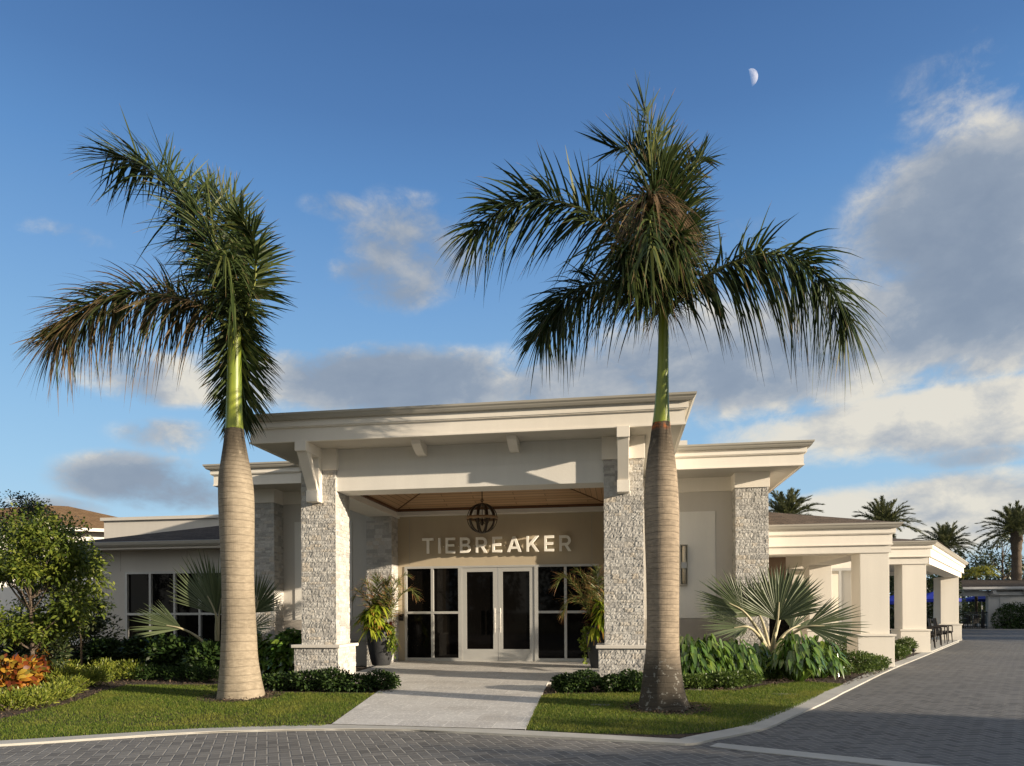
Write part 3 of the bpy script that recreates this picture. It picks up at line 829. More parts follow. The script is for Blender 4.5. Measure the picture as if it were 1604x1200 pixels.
def eave(name, path, zb, parent, h=.39, mats=('trim', 'gutter')):
    fa = MB()
    fa.sweep([(-.05, zb - .012), (.0, zb - .012), (.0, zb + .02), (-.012, zb + .02), (-.012, zb + .235), (.03, zb + .245), (.03, zb + .262), (.045, zb + .262), (.045, zb + h), (-.05, zb + h)], path)
    o = fa.build('fascia', M[mats[0]], parent)
    gt = MB()
    gt.sweep([(.046, zb + h - .02), (.11, zb + h - .015), (.135, zb + h + .02), (.14, zb + h + .035), (.165, zb + h + .06), (.17, zb + h + .095), (.155, zb + h + .098), (.046, zb + h + .09)], path)
    gt.build('gutter', M[mats[1]], o)
    return o
eave('fascia', [(FX0, 16.2), (FX0, FY), (FX1, FY), (FX1, 16.2)], 4.49, CH)
# main roof over everything, hipped
def hip(mb, x0, x1, y0, y1, z, pitch, mat=0):
    w_ = min(x1 - x0, y1 - y0) / 2; hz = z + w_ * pitch
    if x1 - x0 >= y1 - y0: a, b_ = (x0 + w_, (y0 + y1) / 2, hz), (x1 - w_, (y0 + y1) / 2, hz)
    else: a, b_ = ((x0 + x1) / 2, y0 + w_, hz), ((x0 + x1) / 2, y1 - w_, hz)
    c = [(x0, y0, z), (x1, y0, z), (x1, y1, z), (x0, y1, z)]
    if x1 - x0 >= y1 - y0:
        mb.poly([c[0], c[1], b_, a], mat); mb.poly([c[2], c[3], a, b_], mat); mb.poly([c[1], c[2], b_], mat); mb.poly([c[3], c[0], a], mat)
    else:
        mb.poly([c[0], c[1], a], mat); mb.poly([c[2], c[3], b_], mat); mb.poly([c[1], c[2], b_, a], mat); mb.poly([c[3], c[0], a, b_], mat)
rf = MB()
hip(rf, -9.9, 4.05, 15.85, 30, 4.91, .235)
rf.poly([(FX0, FY, 4.95), (FX1, FY, 4.95), (FX1, 18, 5.0), (FX0, 18, 5.0)])
rf.build('roof', M['darkshingle'], CH)
rb_ = MB(); rb_.box(1.2, 1.62, 17.3, 18.5, 5.0, 5.42); rb_.build('roof_curb', M['trim'], CH)
eave('fascia', [(-9.78, 29), (-9.78, 15.8), (FX0 + .02, 15.8)], 4.44, CH)
eave('fascia', [(FX1 - .02, 15.8), (3.92, 15.8), (3.92, 29)], 4.44, CH)
so = MB()
so.box(-9.75, FX0 - .0, 15.82, 16.96, 4.445, 4.475); so.box(-9.75, -9.02, 16.96, 28, 4.445, 4.475); so.build('soffit', M['soffit'], CH); so = MB()
so.box(FX1, 3.9, 15.82, 16.96, 4.445, 4.475); so.box(3.34, 3.9, 16.96, 28, 4.445, 4.475)
so.build('soffit', M['soffit'], CH)
# cedar tray ceiling
cx0, cx1, cy0, cy1, cz, pitch = -5.45, -.25, 13.5, 16.75, 3.86, .30
hw_ = (cy1 - cy0) / 2; rz_ = cz + hw_ * pitch; ym = (cy0 + cy1) / 2
ce = MB()
ra, rb2 = (cx0 + hw_, ym, rz_), (cx1 - hw_, ym, rz_)
q4 = [(cx0, cy0, cz), (cx1, cy0, cz), (cx1, cy1, cz), (cx0, cy1, cz)]
ce.poly([q4[1], q4[0], ra, rb2], 0); ce.poly([q4[3], q4[2], rb2, ra], 0); ce.poly([q4[2], q4[1], rb2], 1); ce.poly([q4[0], q4[3], ra], 1)
co = ce.build('timber_ceiling', [M['plankx'], M['planky']], CH)
ct = MB()
ct.sweep([(0, cz - .05), (.05, cz - .05), (.05, cz + .01), (0, cz + .01)], [(cx0, cy0), (cx0, cy1), (cx1, cy1), (cx1, cy0)][::1])
ct.tube([q4[3], ra], .022, 6); ct.tube([q4[2], rb2], .022, 6); ct.tube([q4[0], ra], .022, 6); ct.tube([q4[1], rb2], .022, 6)
ct.build('ceiling_trim', M['woodtrim'], co)
# brackets
for bx0 in (-5.89, -.03):
    bm_ = MB(); a, b_ = bx0, bx0 + .20
    bm_.box(a - .01, b_ + .01, 12.16, 12.90, 4.30, 4.489)                # arm
    bm_.box(a, b_, 12.74, 12.90, 3.45, 4.30)                             # post on the pillar
    lo, hi = 12.66, 12.80
    bm_.hexa([(a, 12.24, 4.30), (b_, 12.24, 4.30), (a, 12.46, 4.30), (b_, 12.46, 4.30)][:0] or
             [(a, 12.655, 3.66), (b_, 12.655, 3.66), (a, 12.74, 3.66), (b_, 12.74, 3.66), (a, 12.22, 4.30), (b_, 12.22, 4.30), (a, 12.42, 4.30), (b_, 12.42, 4.30)])
    bm_.box(a - .012, b_ + .012, 12.63, 12.74, 3.44, 3.655)              # foot
    bev(bm_.build('bracket', M['trim'], CH))
for bx0 in (-3.78, -2.0):
    bm_ = MB()
    pr = [(12.45, 4.489), (12.985, 4.489), (12.985, 4.29), (12.80, 4.29), (12.62, 4.36), (12.50, 4.42)]
    bm_.prism(pr, lambda p: (bx0, p[0], p[1]), lambda p: (bx0 + .17, p[0], p[1]))
    bev(bm_.build('bracket', M['trim'], CH))

for (x_, z0, z1, yy) in ((-5.2, 2.52, 3.66, 16.996), (-.66, 2.52, 3.66, 16.996), (-13.6, 2.5, 3.04, 17.496), (-11.6, 2.5, 3.04, 17.496)):
    j_ = MB(); j_.box(x_ - .006, x_ + .006, yy, yy + .003, z0, z1); j_.build('control_joint', M['greybase'], CH)
# entrance glazing
def storefront(x0, x1, mull):
    f = MB(); z0, z1 = .10, 2.47; t_ = .055; ya, yb = 16.98, 17.1
    f.box(x0, x0 + t_, ya, yb, z0, z1); f.box(x1 - t_, x1, ya, yb, z0, z1)
    f.box(x0 + t_, x1 - t_, ya, yb, z0, z0 + .09); f.box(x0 + t_, x1 - t_, ya, yb, z1 - t_, z1)
    f.box(mull - .032, mull + .032, ya + .002, yb, z0 + .09, z1 - t_)
    for a, b_ in ((x0 + t_, mull - .032), (mull + .032, x1 - t_)):
        f.box(a, b_, ya + .002, yb, 1.285, 1.345)
    o = f.build('window', M['frame'], CH)
    p = MB()
    for a, b_ in ((x0 + t_, mull - .032), (mull + .032, x1 - t_)):
        p.box(a, b_, 17.05, 17.06, z0 + .09, 1.285); p.box(a, b_, 17.05, 17.06, 1.345, z1 - t_)
    p.build('pane', M['glass'], o)
storefront(-5.33, -3.90, -4.62); storefront(-2.02, -.49, -1.30)
df = MB(); df.box(-3.90, -2.02, 16.98, 17.1, 2.42, 2.47); df.box(-3.90, -3.865, 16.98, 17.1, .1, 2.42); df.box(-2.055, -2.02, 16.98, 17.1, .1, 2.42)
df.box(-3.865, -2.055, 16.97, 17.1, .085, .105)
df.build('door_frame', M['frame'], CH)
for a, b_, hx in ((-3.86, -2.965, -3.03), (-2.955, -2.06, -2.89)):
    d_ = MB(); ya, yb = 16.995, 17.05
    d_.box(a, a + .115, ya, yb, .11, 2.415); d_.box(b_ - .115, b_, ya, yb, .11, 2.415); d_.box(a + .115, b_ - .115, ya, yb, .11, .41); d_.box(a + .115, b_ - .115, ya, yb, 2.315, 2.415)
    o = d_.build('door', M['frame'], CH)
    p = MB(); p.box(a + .115, b_ - .115, 17.018, 17.028, .41, 2.315); p.build('pane', M['glass'], o)
    h_ = MB(); h_.tube([(hx, 16.93, .82), (hx, 16.93, 1.42)], .014, 8); h_.tube([(hx, 16.93, .92), (hx, 16.995, .92)], .009, 6); h_.tube([(hx, 16.93, 1.32), (hx, 16.995, 1.32)], .009, 6)
    h_.build('handle', M['steel'], o)

# low left wing
lw = MB()
LW0, LW1, WY = -14.45, -9.0, 17.5
WX0, WX1, WZ0, WZ1 = -13.45, -9.55, .50, 2.48
lw.box(LW0, WX0, WY, WY + .3, -.3, 3.1); lw.box(WX1, LW1, WY, WY + .3, -.3, 3.1); lw.box(WX0, WX1, WY, WY + .3, WZ1, 3.1); lw.box(WX0, WX1, WY, WY + .3, -.3, WZ0)
lw.box(LW0, LW0 + .3, WY + .3, 27, -.3, 3.1)
lw.build('wing_wall', M['greige'], CH)
ws = MB(); ws.box(LW0 - .03, WX0 - .0, WY - .05, WY, .50, .55); ws.box(LW0 - .02, WX0, WY - .025, WY, -.2, .50); ws.build('wall_base', M['greybase'], CH)
wd = MB(); t_ = .06
wd.box(WX0, WX1, WY - .03, WY + .12, WZ1 - t_, WZ1); wd.box(WX0, WX1, WY - .05, WY + .12, WZ0, WZ0 + t_)
xs = [WX0 + .03, -12.70, -11.97, -11.23, -10.5, WX1 - .03]
for x_ in xs: wd.box(x_ - .03, x_ + .03, WY - .03, WY + .12, WZ0 + t_, WZ1 - t_)
for a, b_ in zip(xs[:-1], xs[1:]): wd.box(a + .03, b_ - .03, WY - .028, WY + .12, 1.29, 1.35)
o = wd.build('window', M['frame'], CH)
p = MB(); p.box(WX0 + .05, WX1 - .05, WY + .05, WY + .06, WZ0 + .05, WZ1 - .05); p.build('pane', M['glass'], o)
eave('fascia', [(-14.9, 26), (-14.9, 16.95), (-9.0, 16.95)], 3.06, CH, h=.15) if False else None
fe = MB(); fe.sweep([(-.04, 3.05), (0, 3.05), (0, 3.16), (-.04, 3.16)], [(-14.9, 26), (-14.9, 16.95), (-9.05, 16.95)])
fo = fe.build('fascia', M['trim'], CH)
ge = MB(); ge.sweep([(0.001, 3.10), (.07, 3.11), (.11, 3.16), (.12, 3.20), (.13, 3.24), (.115, 3.245), (0.001, 3.23)], [(-14.9, 26), (-14.9, 16.95), (-9.05, 16.95)])
ge.tube([(-14.55, 16.9, 3.1), (-14.55, 16.95, 2.95), (-14.55, 17.4, 2.75), (-14.52, 17.44, 2.6), (-14.52, 17.44, .1)], .045, 8)
ge.build('gutter', M['gutter'], fo)
so = MB(); so.box(-14.88, -9.05, 16.97, WY, 3.06, 3.09); so.build('soffit', M['soffit'], CH)
rf = MB(); rf.poly([(-15.0, 16.85, 3.22), (-9.0, 16.85, 3.22), (-9.0, 20.6, 4.2), (-11.5, 20.6, 4.2)]); rf.poly([(-15.0, 16.85, 3.22), (-11.5, 20.6, 4.2), (-11.5, 24, 4.2), (-15.0, 27, 3.22)])
rf.build('roof', M['darkshingle'], CH)
pp = MB(); pp.box(-16.6, -9.0, 20.6, 26, 2.9, 4.36); pp.box(-16.68, -9.0, 20.52, 26.08, 4.36, 4.46); pp.build('parapet', M['greige'], CH)

# covered side porch on the right
PO = CH
pc = MB(); 
def stuccocol(x0, x1, y0, y1, ztop, parent, zped=.70, seed=0, pw=.08, capm='cap'):
    c = MB(); c.box(x0, x1, y0, y1, zped + .05, ztop)
    o = bev(c.build('column', M['porch'], parent), .01)
    p = MB(); p.box(x0 - pw, x1 + pw, y0 - pw, y1 + pw, -.1, zped); bev(p.build('pedestal', M['porch'], o), .01)
    k = MB(); k.box(x0 - pw - .03, x1 + pw + .03, y0 - pw - .03, y1 + pw + .03, zped, zped + .05); bev(k.build('cap', M['porch'], o), .008)
    return o
stuccocol(5.62, 6.27, 17.68, 18.33, 2.67, PO)
stuccocol(5.62, 6.27, 22.2, 22.85, 2.67, PO)
pbm = MB()
pbm.box(3.30, 6.30, 17.65, 18.35, 2.67, 3.03); pbm.box(5.60, 6.30, 18.35, 22.9, 2.67, 3.03)
pbm.build('porch_beam', M['porch'], PO)
eave('fascia', [(3.35, 17.60), (6.33, 17.60), (6.33, 23.5)], 2.86, PO, h=.40)
pc = MB(); pc.box(3.3, 6.32, 17.62, 23.5, 3.04, 3.08); pc.build('porch_ceiling', M['soffit'], PO)
rf = MB(); rf.poly([(3.3, 17.45, 3.34), (6.5, 17.45, 3.34), (3.9, 20.6, 4.12), (3.3, 20.6, 4.12)]); rf.poly([(6.5, 17.45, 3.34), (6.5, 24, 3.34), (3.9, 21.5, 4.12), (3.9, 20.6, 4.12)])
rf.build('porch_roof', M['shingle'], PO)
pw = MB(); pw.box(3.3, 7.5, 23.2, 23.4, -.1, 3.04); pw.build('porch_wall', M['porch'], PO)
dk = MB(); dk.box(3.6, 5.3, 23.12, 23.16, .0, 2.5); dk.build('porch_glass', M['glass'], PO)
sc_ = MB(); sc_.box(3.42, 4.15, 18.6, 18.66, 1.9, 2.67); sc_.build('roll_screen', M['browncurtain'], PO)
fr_ = MB()
for x_ in (3.55, 4.4, 5.3, 6.75, 7.35): fr_.box(x_ - .04, x_ + .04, 23.06, 23.12, 0, 2.55)
fr_.box(3.51, 7.39, 23.06, 23.12, 2.55, 2.63)
fr_.build('porch_door_frame', M['frame'], PO)

# ------------------------------------------------------------------ sign lettering
SG = thing('sign', (-2.99, 16.9, 2.78), 'raised cream capital letters reading TIEBREAKER above the entrance doors', 'sign')
def arc(cx_, cy_, r, a0, a1, n=14):
    return [(cx_ + r * math.cos(R(a0 + (a1 - a0) * i / n)), cy_ + r * math.sin(R(a0 + (a1 - a0) * i / n))) for i in range(n + 1)]
def glyph(ch):
    s_ = .138    # stroke, cap height 1
    if ch == 'T': return .74, [[(0, 1), (0, 1 - s_), (.37 - s_ / 2, 1 - s_), (.37 - s_ / 2, 0), (.37 + s_ / 2, 0), (.37 + s_ / 2, 1 - s_), (.74, 1 - s_), (.74, 1)]]
    if ch == 'I': return s_, [[(0, 0), (s_, 0), (s_, 1), (0, 1)]]
    if ch == 'E': return .62, [[(0, 0), (.62, 0), (.62, s_), (s_, s_), (s_, .5 - s_ / 2), (.56, .5 - s_ / 2), (.56, .5 + s_ / 2), (s_, .5 + s_ / 2), (s_, 1 - s_), (.62, 1 - s_), (.62, 1), (0, 1)]]
    if ch == 'A':
        w = .92; k = .17
        return w, [[(0, 0), (k, 0), (.245, .20), (w - .245, .20), (w - k, 0), (w, 0), (w / 2 + .085, 1), (w / 2 - .085, 1)], [(.305, .335), (w / 2, .79), (w - .305, .335)]]
    if ch == 'K': return .80, [[(0, 0), (s_, 0), (s_, .30), (.29, .45), (.61, 0), (.80, 0), (.40, .56), (.78, 1), (.585, 1), (s_, .50), (s_, 1), (0, 1)]]
    if ch == 'B':
        o = [(0, 0), (.42, 0)] + arc(.42, .275, .275, -90, 78, 14) + [(.477, .548)] + arc(.40, .755, .245, -55, 90, 12) + [(0, 1)]
        h1 = [(s_, s_)] + [(.42, s_)] + arc(.42, .29, .135, -90, 90, 12)[1:] + [(s_, .425)]
        h2 = [(s_, .58)] + [(.40, .58)] + arc(.40, .7125, .1325, -90, 90, 12)[1:] + [(s_, .845)]
        return .70, [o, h1, h2]
    if ch == 'R':
        o = [(0, 0), (s_, 0), (s_, .36), (.335, .36), (.56, 0), (.745, 0), (.50, .39)] + arc(.40, .68, .32, -68, 90, 14) + [(0, 1)]
        h1 = [(s_, .505), (.40, .505)] + arc(.40, .675, .17, -90, 90, 12)[1:] + [(s_, .845)]
        return .745, [o, h1]
word = 'TIEBREAKER'; Hc = .375
tot_w = sum(glyph(c)[0] for c in word); sx0, sx1 = -4.83, -1.15
gap = ((sx1 - sx0) / Hc - tot_w) / 9
xx = sx0
for ch in word:
    w_, loops = glyph(ch)
    cu = bpy.data.curves.new('letter', 'CURVE'); cu.dimensions = '2D'; cu.fill_mode = 'BOTH'; cu.extrude = .03; cu.bevel_depth = .003; cu.bevel_resolution = 1
    for lp in loops:
        sp = cu.splines.new('POLY'); sp.points.add(len(lp) - 1); sp.use_cyclic_u = True
        for i, (a, b_) in enumerate(lp): sp.points[i].co = (a * Hc, b_ * Hc, 0, 1)
    tmp = bpy.data.objects.new('tmp_letter', cu); col.objects.link(tmp)
    me = bpy.data.meshes.new_from_object(tmp.evaluated_get(bpy.context.evaluated_depsgraph_get()))
    bpy.data.objects.remove(tmp); bpy.data.curves.remove(cu)
    me.materials.clear(); me.materials.append(M['sign'])
    for v in me.vertices:
        x_, y_, z_ = v.co; v.co = (xx + x_ + 2.99, -z_ - 0.02 + .0, y_)
    o = bpy.data.objects.new('letter', me); col.objects.link(o); o.parent = SG
    xx += (w_ + gap) * Hc
for i in range(10):
    pins = MB(); pins.tube([(-4.70 + i * .385, 16.93, 2.95), (-4.70 + i * .385, 17.0, 2.95)], .01, 6); pins.build('mounting_pin', M['sign'], SG)

# ------------------------------------------------------------------ lantern, sconce, card reader
CHN = np.array([-2.95, 15.0, 3.36])
LN = thing('orb_chandelier', (CHN[0], CHN[1], 4.30), 'round dark iron orb chandelier hanging from the timber portico ceiling', 'chandelier')
def ringband(mb, c, r, axis_rot, wid=.035, th=.012, n=48, mat=0):
    V = []; Rm = np.array(axis_rot)
    for i in range(n):
        a = 2 * math.pi * i / n; e = np.array([math.cos(a), math.sin(a), 0])
        for rr, ww in ((r, -wid / 2), (r, wid / 2), (r - th, wid / 2), (r - th, -wid / 2)):
            V.append(c + Rm @ (e * rr + np.array([0, 0, ww])))
    f = [(i * 4 + j, i * 4 + (j + 1) % 4, ((i + 1) % n) * 4 + (j + 1) % 4, ((i + 1) % n) * 4 + j) for i in range(n) for j in range(4)]
    mb.add(V, f, mat, True)
def rotz(a): return np.array([[math.cos(a), -math.sin(a), 0], [math.sin(a), math.cos(a), 0], [0, 0, 1]])
def rotx(a): return np.array([[1, 0, 0], [0, math.cos(a), -math.sin(a)], [0, math.sin(a), math.cos(a)]])
b = MB(); ringband(b, CHN, .345, np.eye(3), .06, .016); b.build('hoop', M['brass'], LN)
for a in (12, 48, 84, 120, 156):
    b = MB(); ringband(b, CHN, .33, rotz(R(a)) @ rotx(R(90)), .055, .014); b.build('hoop', M['bronze'], LN)
b = MB(); top = CHN + (0, 0, .33); b.tube([top, (top[0], top[1], 4.30)], .011, 8)
ringband(b, top + (0, 0, .06), .035, rotz(.4) @ rotx(R(90)), .012, .01, 16)
b.lathe([(.001, 4.23), (.06, 4.25), (.065, 4.30), (.001, 4.30)], (CHN[0], CHN[1], 0), 16); b.build('stem', M['bronze'], LN)
b = MB(); b.tube([top, CHN - (0, 0, .12)], .009, 6)
b.lathe([(.001, -.17), (.03, -.13), (.018, -.09), (.03, -.04), (.012, 0)], CHN, 10)
cd = MB()
for k in range(4):
    a = k * math.pi / 2 + .5; e = np.array([math.cos(a), math.sin(a), 0])
    b.tube(spline([CHN + (0, 0, -.06), CHN + e * .08 + (0, 0, -.13), CHN + e * .15 + (0, 0, -.07), CHN + e * .16 + (0, 0, .0)], 10), .007, 6)
    b.lathe([(.001, 0), (.03, .0), (.03, .012), (.001, .012)], CHN + e * .16, 10)
    cd = MB(); cd.tube([CHN + e * .16 + (0, 0, .012), CHN + e * .16 + (0, 0, .10)], .013, 8); cd.lathe([(.004, .10), (.013, .125), (.004, .16)], CHN + e * .16, 8); cd.build('candle', M['candle'], LN)
b.build('candle_arms', M['bronze'], LN)

SCN = thing('wall_sconce', (1.49, 16.975, 2.40), 'tall slim metal wall light on the white panel right of the entrance', 'wall light')
b = MB(); b.box(1.40, 1.58, 16.94, 16.974, 1.93, 2.88); b.box(1.40, 1.42, 16.86, 16.94, 1.93, 2.88); b.box(1.56, 1.58, 16.86, 16.94, 1.93, 2.88); b.box(1.42, 1.56, 16.86, 16.94, 1.93, 1.95); b.box(1.42, 1.56, 16.86, 16.94, 2.86, 2.88)
bev(b.build('housing', M['gutter'], SCN), .004)
b = MB(); b.lathe([(.001, 0), (.045, 0), (.045, .88), (.001, .88)], (1.49, 16.89, 1.965), 14); b.build('glass_tube', M['glow'], SCN)
b = MB(); b.box(1.425, 1.555, 16.835, 16.865, 2.32, 2.46); b.build('clasp', M['steel'], SCN)
CR = thing('card_reader', (-5.425, 17.0, 1.2), 'small dark entry panel on the wall beside the left window', 'entry panel')
b = MB(); b.box(-5.47, -5.36, 16.945, 16.999, 1.12, 1.29); bev(b.build('housing', M['black'], CR), .008)
b = MB(); b.box(-5.45, -5.38, 16.938, 16.946, 1.21, 1.27); b.build('screen', M['glass'], CR)

# ------------------------------------------------------------------ royal palms
def frond(mb, P, length, dens, seed, droopy=.35, up=.0, w=.036, s0=.10, plum=40, base_len=.62, mat=0, stem_r=.028, tiplen=.45, fwd=(78, 38)):
    """feather frond along the rachis polyline P"""
    r = np.random.default_rng(seed); C = spline(P, 60)
    seg = np.linalg.norm(np.diff(C, axis=0), axis=1); S = np.concatenate([[0], np.cumsum(seg)]); S /= S[-1]
    mb.tube(C, np.interp(S, [0, .12, 1], [stem_r * 1.5, stem_r, .004]), 6, 1)
    T = np.gradient(C, axis=0); T /= np.linalg.norm(T, axis=1)[:, None]
    n = dens
    for sd in (-1, 1):
        s_ = np.sort(r.uniform(s0, .995, n)); c = np.stack([np.interp(s_, S, C[:, k]) for k in range(3)], 1); t = np.stack([np.interp(s_, S, T[:, k]) for k in range(3)], 1)
        t /= np.linalg.norm(t, axis=1)[:, None]
        lat = np.cross(t, np.array([0, 0, 1.0])); ln = np.linalg.norm(lat, axis=1)[:, None]; lat = np.where(ln > .15, lat / (ln + 1e-9), np.array([1.0, 0, 0]))
        upv = np.cross(lat, t)
        ph = np.radians(r.normal(up, plum, n)); lt = sd * lat * np.cos(ph)[:, None] + upv * np.sin(ph)[:, None]
        al = np.radians(np.interp(s_, [s0, 1], fwd) + r.normal(0, 6, n))
        d = t * np.cos(al)[:, None] + lt * np.sin(al)[:, None]
        L = length * np.interp(s_, [s0, .3, .6, .9, 1], [base_len, 1, 1, .75, tiplen]) * r.uniform(.8, 1.08, n)
        nr = np.cross(d, np.cross(upv, d)) + r.normal(0, .35, (n, 3))
        mb.strips(c, d, nr, L, w * r.uniform(.75, 1.15, n), 5, r.uniform(.15, 1.0, n) * droopy * 1.4, blade, 0, mat)
def trunkprof(pix, Y, x0_is_px=True):
    out = []
    for (y, a, b_) in pix:
        p, q = PY(a, y, Y), PY(b_, y, Y)
        out.append(((p[0] + q[0]) / 2, (q[0] - p[0]) / 2 * .985, p[2]))
    return out
def palm_body(root, prof_t, prof_c, Y, mt, zbase):
    def smoothprof(pr, n):
        return spline([(a, b_, c) for a, b_, c in pr], n)
    t = MB(); pr = smoothprof(prof_t, 70)
    V = []; n = 40; a = np.arange(n) * 2 * math.pi / n; r = np.random.default_rng(3)
    ph = r.uniform(0, 6.28, 4)
    for k, (cx_, rad, z) in enumerate(pr):
        low = max(0, 1 - (z - zbase) / .5)
        wob = 1 + .012 * np.sin(3 * a + ph[0] + z) + .03 * low * np.sin(7 * a + ph[1]) + .03 * low * np.sin(4 * a + ph[2])
        V.append(np.stack([cx_ + rad * wob * np.cos(a), Y + rad * wob * np.sin(a), np.full(n, z)], 1))
    k = len(pr); f = [(i * n + j, i * n + (j + 1) % n, (i + 1) * n + (j + 1) % n, (i + 1) * n + j) for i in range(k - 1) for j in range(n)]
    zz = pr[:, 2]
    t.add(np.concatenate(V), f, 0, True, np.repeat((zz - zz.min()) / (zz.max() - zz.min()), n))
    t.build('trunk', M[mt], root)
    c = MB(); pr = smoothprof(prof_c, 30)
    c.tube([(p[0], Y, p[2]) for p in pr], pr[:, 1], 24, 0, True); c.build('crownshaft', M['shaft'], root)
def rach(pts, Y0, dY):
    k = len(pts); return [PY(x, y, Y0 + dY * (i / (k - 1)) ** 1.3) for i, (x, y) in enumerate(pts)]

YA = 10.65
RA = thing('royal_palm', (TRUNKA[0], YA, -.04), 'royal palm with pale smooth trunk left of the entrance, fronds swept left', 'palm tree')
tp = [(1100, 343, 413), (1088, 345.5, 411), (1060, 347, 405.5), (1030, 348.5, 401), (990, 350, 399), (940, 350.5, 396.5), (900, 350, 395.5), (850, 348, 396), (800, 346, 396), (770, 345.3, 395), (745, 346, 392), (720, 349, 387.5), (700, 351.5, 384), (685, 353, 381.5), (673, 354, 380.5)]
cs = [(674, 353.5, 380.5), (668, 354.5, 379.5), (640, 355.5, 378), (600, 356.5, 377.5), (560, 357.5, 377), (530, 358.5, 376.5), (505, 360, 375)]
palm_body(RA, trunkprof(tp, YA), trunkprof(cs, YA), YA, 'trunkA', -.05)
fr_specs = [
    ([(367, 515), (362, 465), (342, 395), (306, 332), (258, 280), (212, 253), (165, 243)], .3, 1.12, 260, 'frond', 11, .42, 10, 42),
    ([(364, 520), (345, 500), (305, 475), (255, 462), (195, 463), (130, 492), (82, 535)], -.9, 1.0, 270, 'frondbrown', 12, .75, 8, 48),
    ([(369, 515), (379, 450), (379, 385), (362, 335), (335, 305), (318, 292)], 1.3, .82, 220, 'frond', 13, .12, 10, 60),
    ([(369, 525), (386, 485), (400, 435), (397, 380), (376, 340)], -.7, .72, 120, 'frond', 16, .30, 0, 55),
    ([(367, 470), (371, 510), (374, 555), (375, 605), (374, 650)], .55, .74, 260, 'frond', 14, .30, 0, 45),
    ([(364, 515), (342, 455), (325, 405), (307, 358), (285, 315)], .9, .90, 180, 'frond', 15, .55, -5, 50),
    ([(366, 515), (366, 470), (362, 430), (350, 390)], -1.2, .66, 90, 'frond', 17, .9, 0, 60),
]
for P, dY, L, n, mt, sd, dr_, up, plum in fr_specs:
    b = MB(); frond(b, rach(P, YA, dY), L, int(n * (1.25 if 'brown' in mt else 1)), sd, dr_, up, (.032 if 'brown' in mt else .037), (.02 if sd == 14 else .10), plum, tiplen=.62); b.build('frond', [M[mt], M['petiole']], RA)
YB = 10.16
RB = thing('royal_palm', (TRUNKB[0], YB, -.05), 'royal palm with grey bulging trunk right of the walkway, brown drooping skirt', 'palm tree')
tp = [(1113, 996, 1085), (1104, 998, 1081), (1088, 1001, 1075), (1070, 1004, 1071), (1045, 1007.5, 1067), (1015, 1011, 1064.5), (980, 1012.3, 1064), (940, 1012, 1064), (890, 1011, 1064), (840, 1009.5, 1064.3), (800, 1008.7, 1064.3), (765, 1009.5, 1062.5), (735, 1011.5, 1060), (710, 1014.5, 1056.5), (690, 1018, 1053.5), (672, 1020.5, 1051), (663, 1022, 1050)]
cs = [(664, 1021.5, 1050), (650, 1023.5, 1049), (620, 1026.5, 1048), (580, 1029, 1047.5), (540, 1030.5, 1047.5), (510, 1031, 1047.5), (486, 1031.5, 1047)]
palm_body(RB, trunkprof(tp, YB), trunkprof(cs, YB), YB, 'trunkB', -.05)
fr_specs = [
    ([(1037, 485), (1005, 420), (960, 362), (905, 326), (845, 312), (785, 328), (738, 368)], -.4, 1.0, 230, 'frond', 21, .55, 8, 42),
    ([(1035, 490), (1000, 458), (955, 442), (905, 452), (865, 490), (845, 525)], .9, .84, 200, 'frond', 22, .65, 0, 45),
    ([(1040, 485), (1034, 400), (1026, 320), (1012, 262), (985, 234), (955, 232)], .5, .95, 170, 'frond', 23, .08, 35, 35),
    ([(1043, 485), (1056, 400), (1066, 330), (1080, 275), (1102, 242)], .6, .68, 150, 'frond', 24, .22, 15, 50),
    ([(1045, 490), (1085, 448), (1140, 415), (1200, 398), (1255, 412), (1300, 452), (1330, 505)], -.5, .86, 230, 'frond', 25, .95, -8, 50),
    ([(1039, 485), (1034, 415), (1027, 360), (1020, 330), (1018, 345), (1020, 390)], -1.6, .60, 60, 'frond', 26, .9, 0, 60),
    ([(1044, 485), (1062, 430), (1078, 380), (1088, 345)], 1.2, .64, 150, 'frond', 27, .35, 0, 55),
    ([(1038, 485), (1015, 420), (990, 360), (965, 318), (945, 300)], 1.0, .70, 150, 'frond', 28, .3, 10, 50),
    ([(1040, 485), (1040, 400), (1037, 310), (1026, 230), (1008, 165)], .3, .80, 80, 'frond', 29, .06, 20, 40),
    ([(1036, 485), (1020, 440), (1000, 410), (975, 400)], -1.0, .70, 150, 'frond', 30, .9, 0, 60),
    ([(1042, 485), (1050, 430), (1056, 390), (1060, 370)], -1.2, .62, 120, 'frond', 31, .8, 0, 60),
]
for P, dY, L, n, mt, sd, dr_, up, plum in fr_specs:
    b = MB(); frond(b, rach(P, YB, dY), L, int(n * (1.25 if 'brown' in mt else 1)), sd, dr_, up, (.032 if 'brown' in mt else .037), (.02 if sd == 14 else .10), plum, tiplen=.62); b.build('frond', [M[mt], M['petiole']], RB)
b = MB(); r_ = np.random.default_rng(5); n = 160     # dry fibres under the crown
c0 = PY(1040, 488, YB); a = r_.uniform(0, 6.28, n)
b.strips(c0 + np.stack([.09 * np.cos(a), .09 * np.sin(a), r_.uniform(-.02, .12, n)], 1), np.stack([np.cos(a), np.sin(a), r_.uniform(-.6, .8, n)], 1), runit(n), r_.uniform(.15, .42, n), .012, 4, r_.uniform(.5, 1.6, n), blade)
b.build('dry_fibre', M['frondbrown'], RB)
b = MB(); q = spline(rach([(1039, 470), (1036, 410), (1030, 360), (1022, 325), (1016, 315)], YB, -1.0), 200); n = 420    # old leaflets hanging in front of the crown
sx_ = r_.normal(0, 1, n); bb_ = q[r_.integers(70, 199, n)]
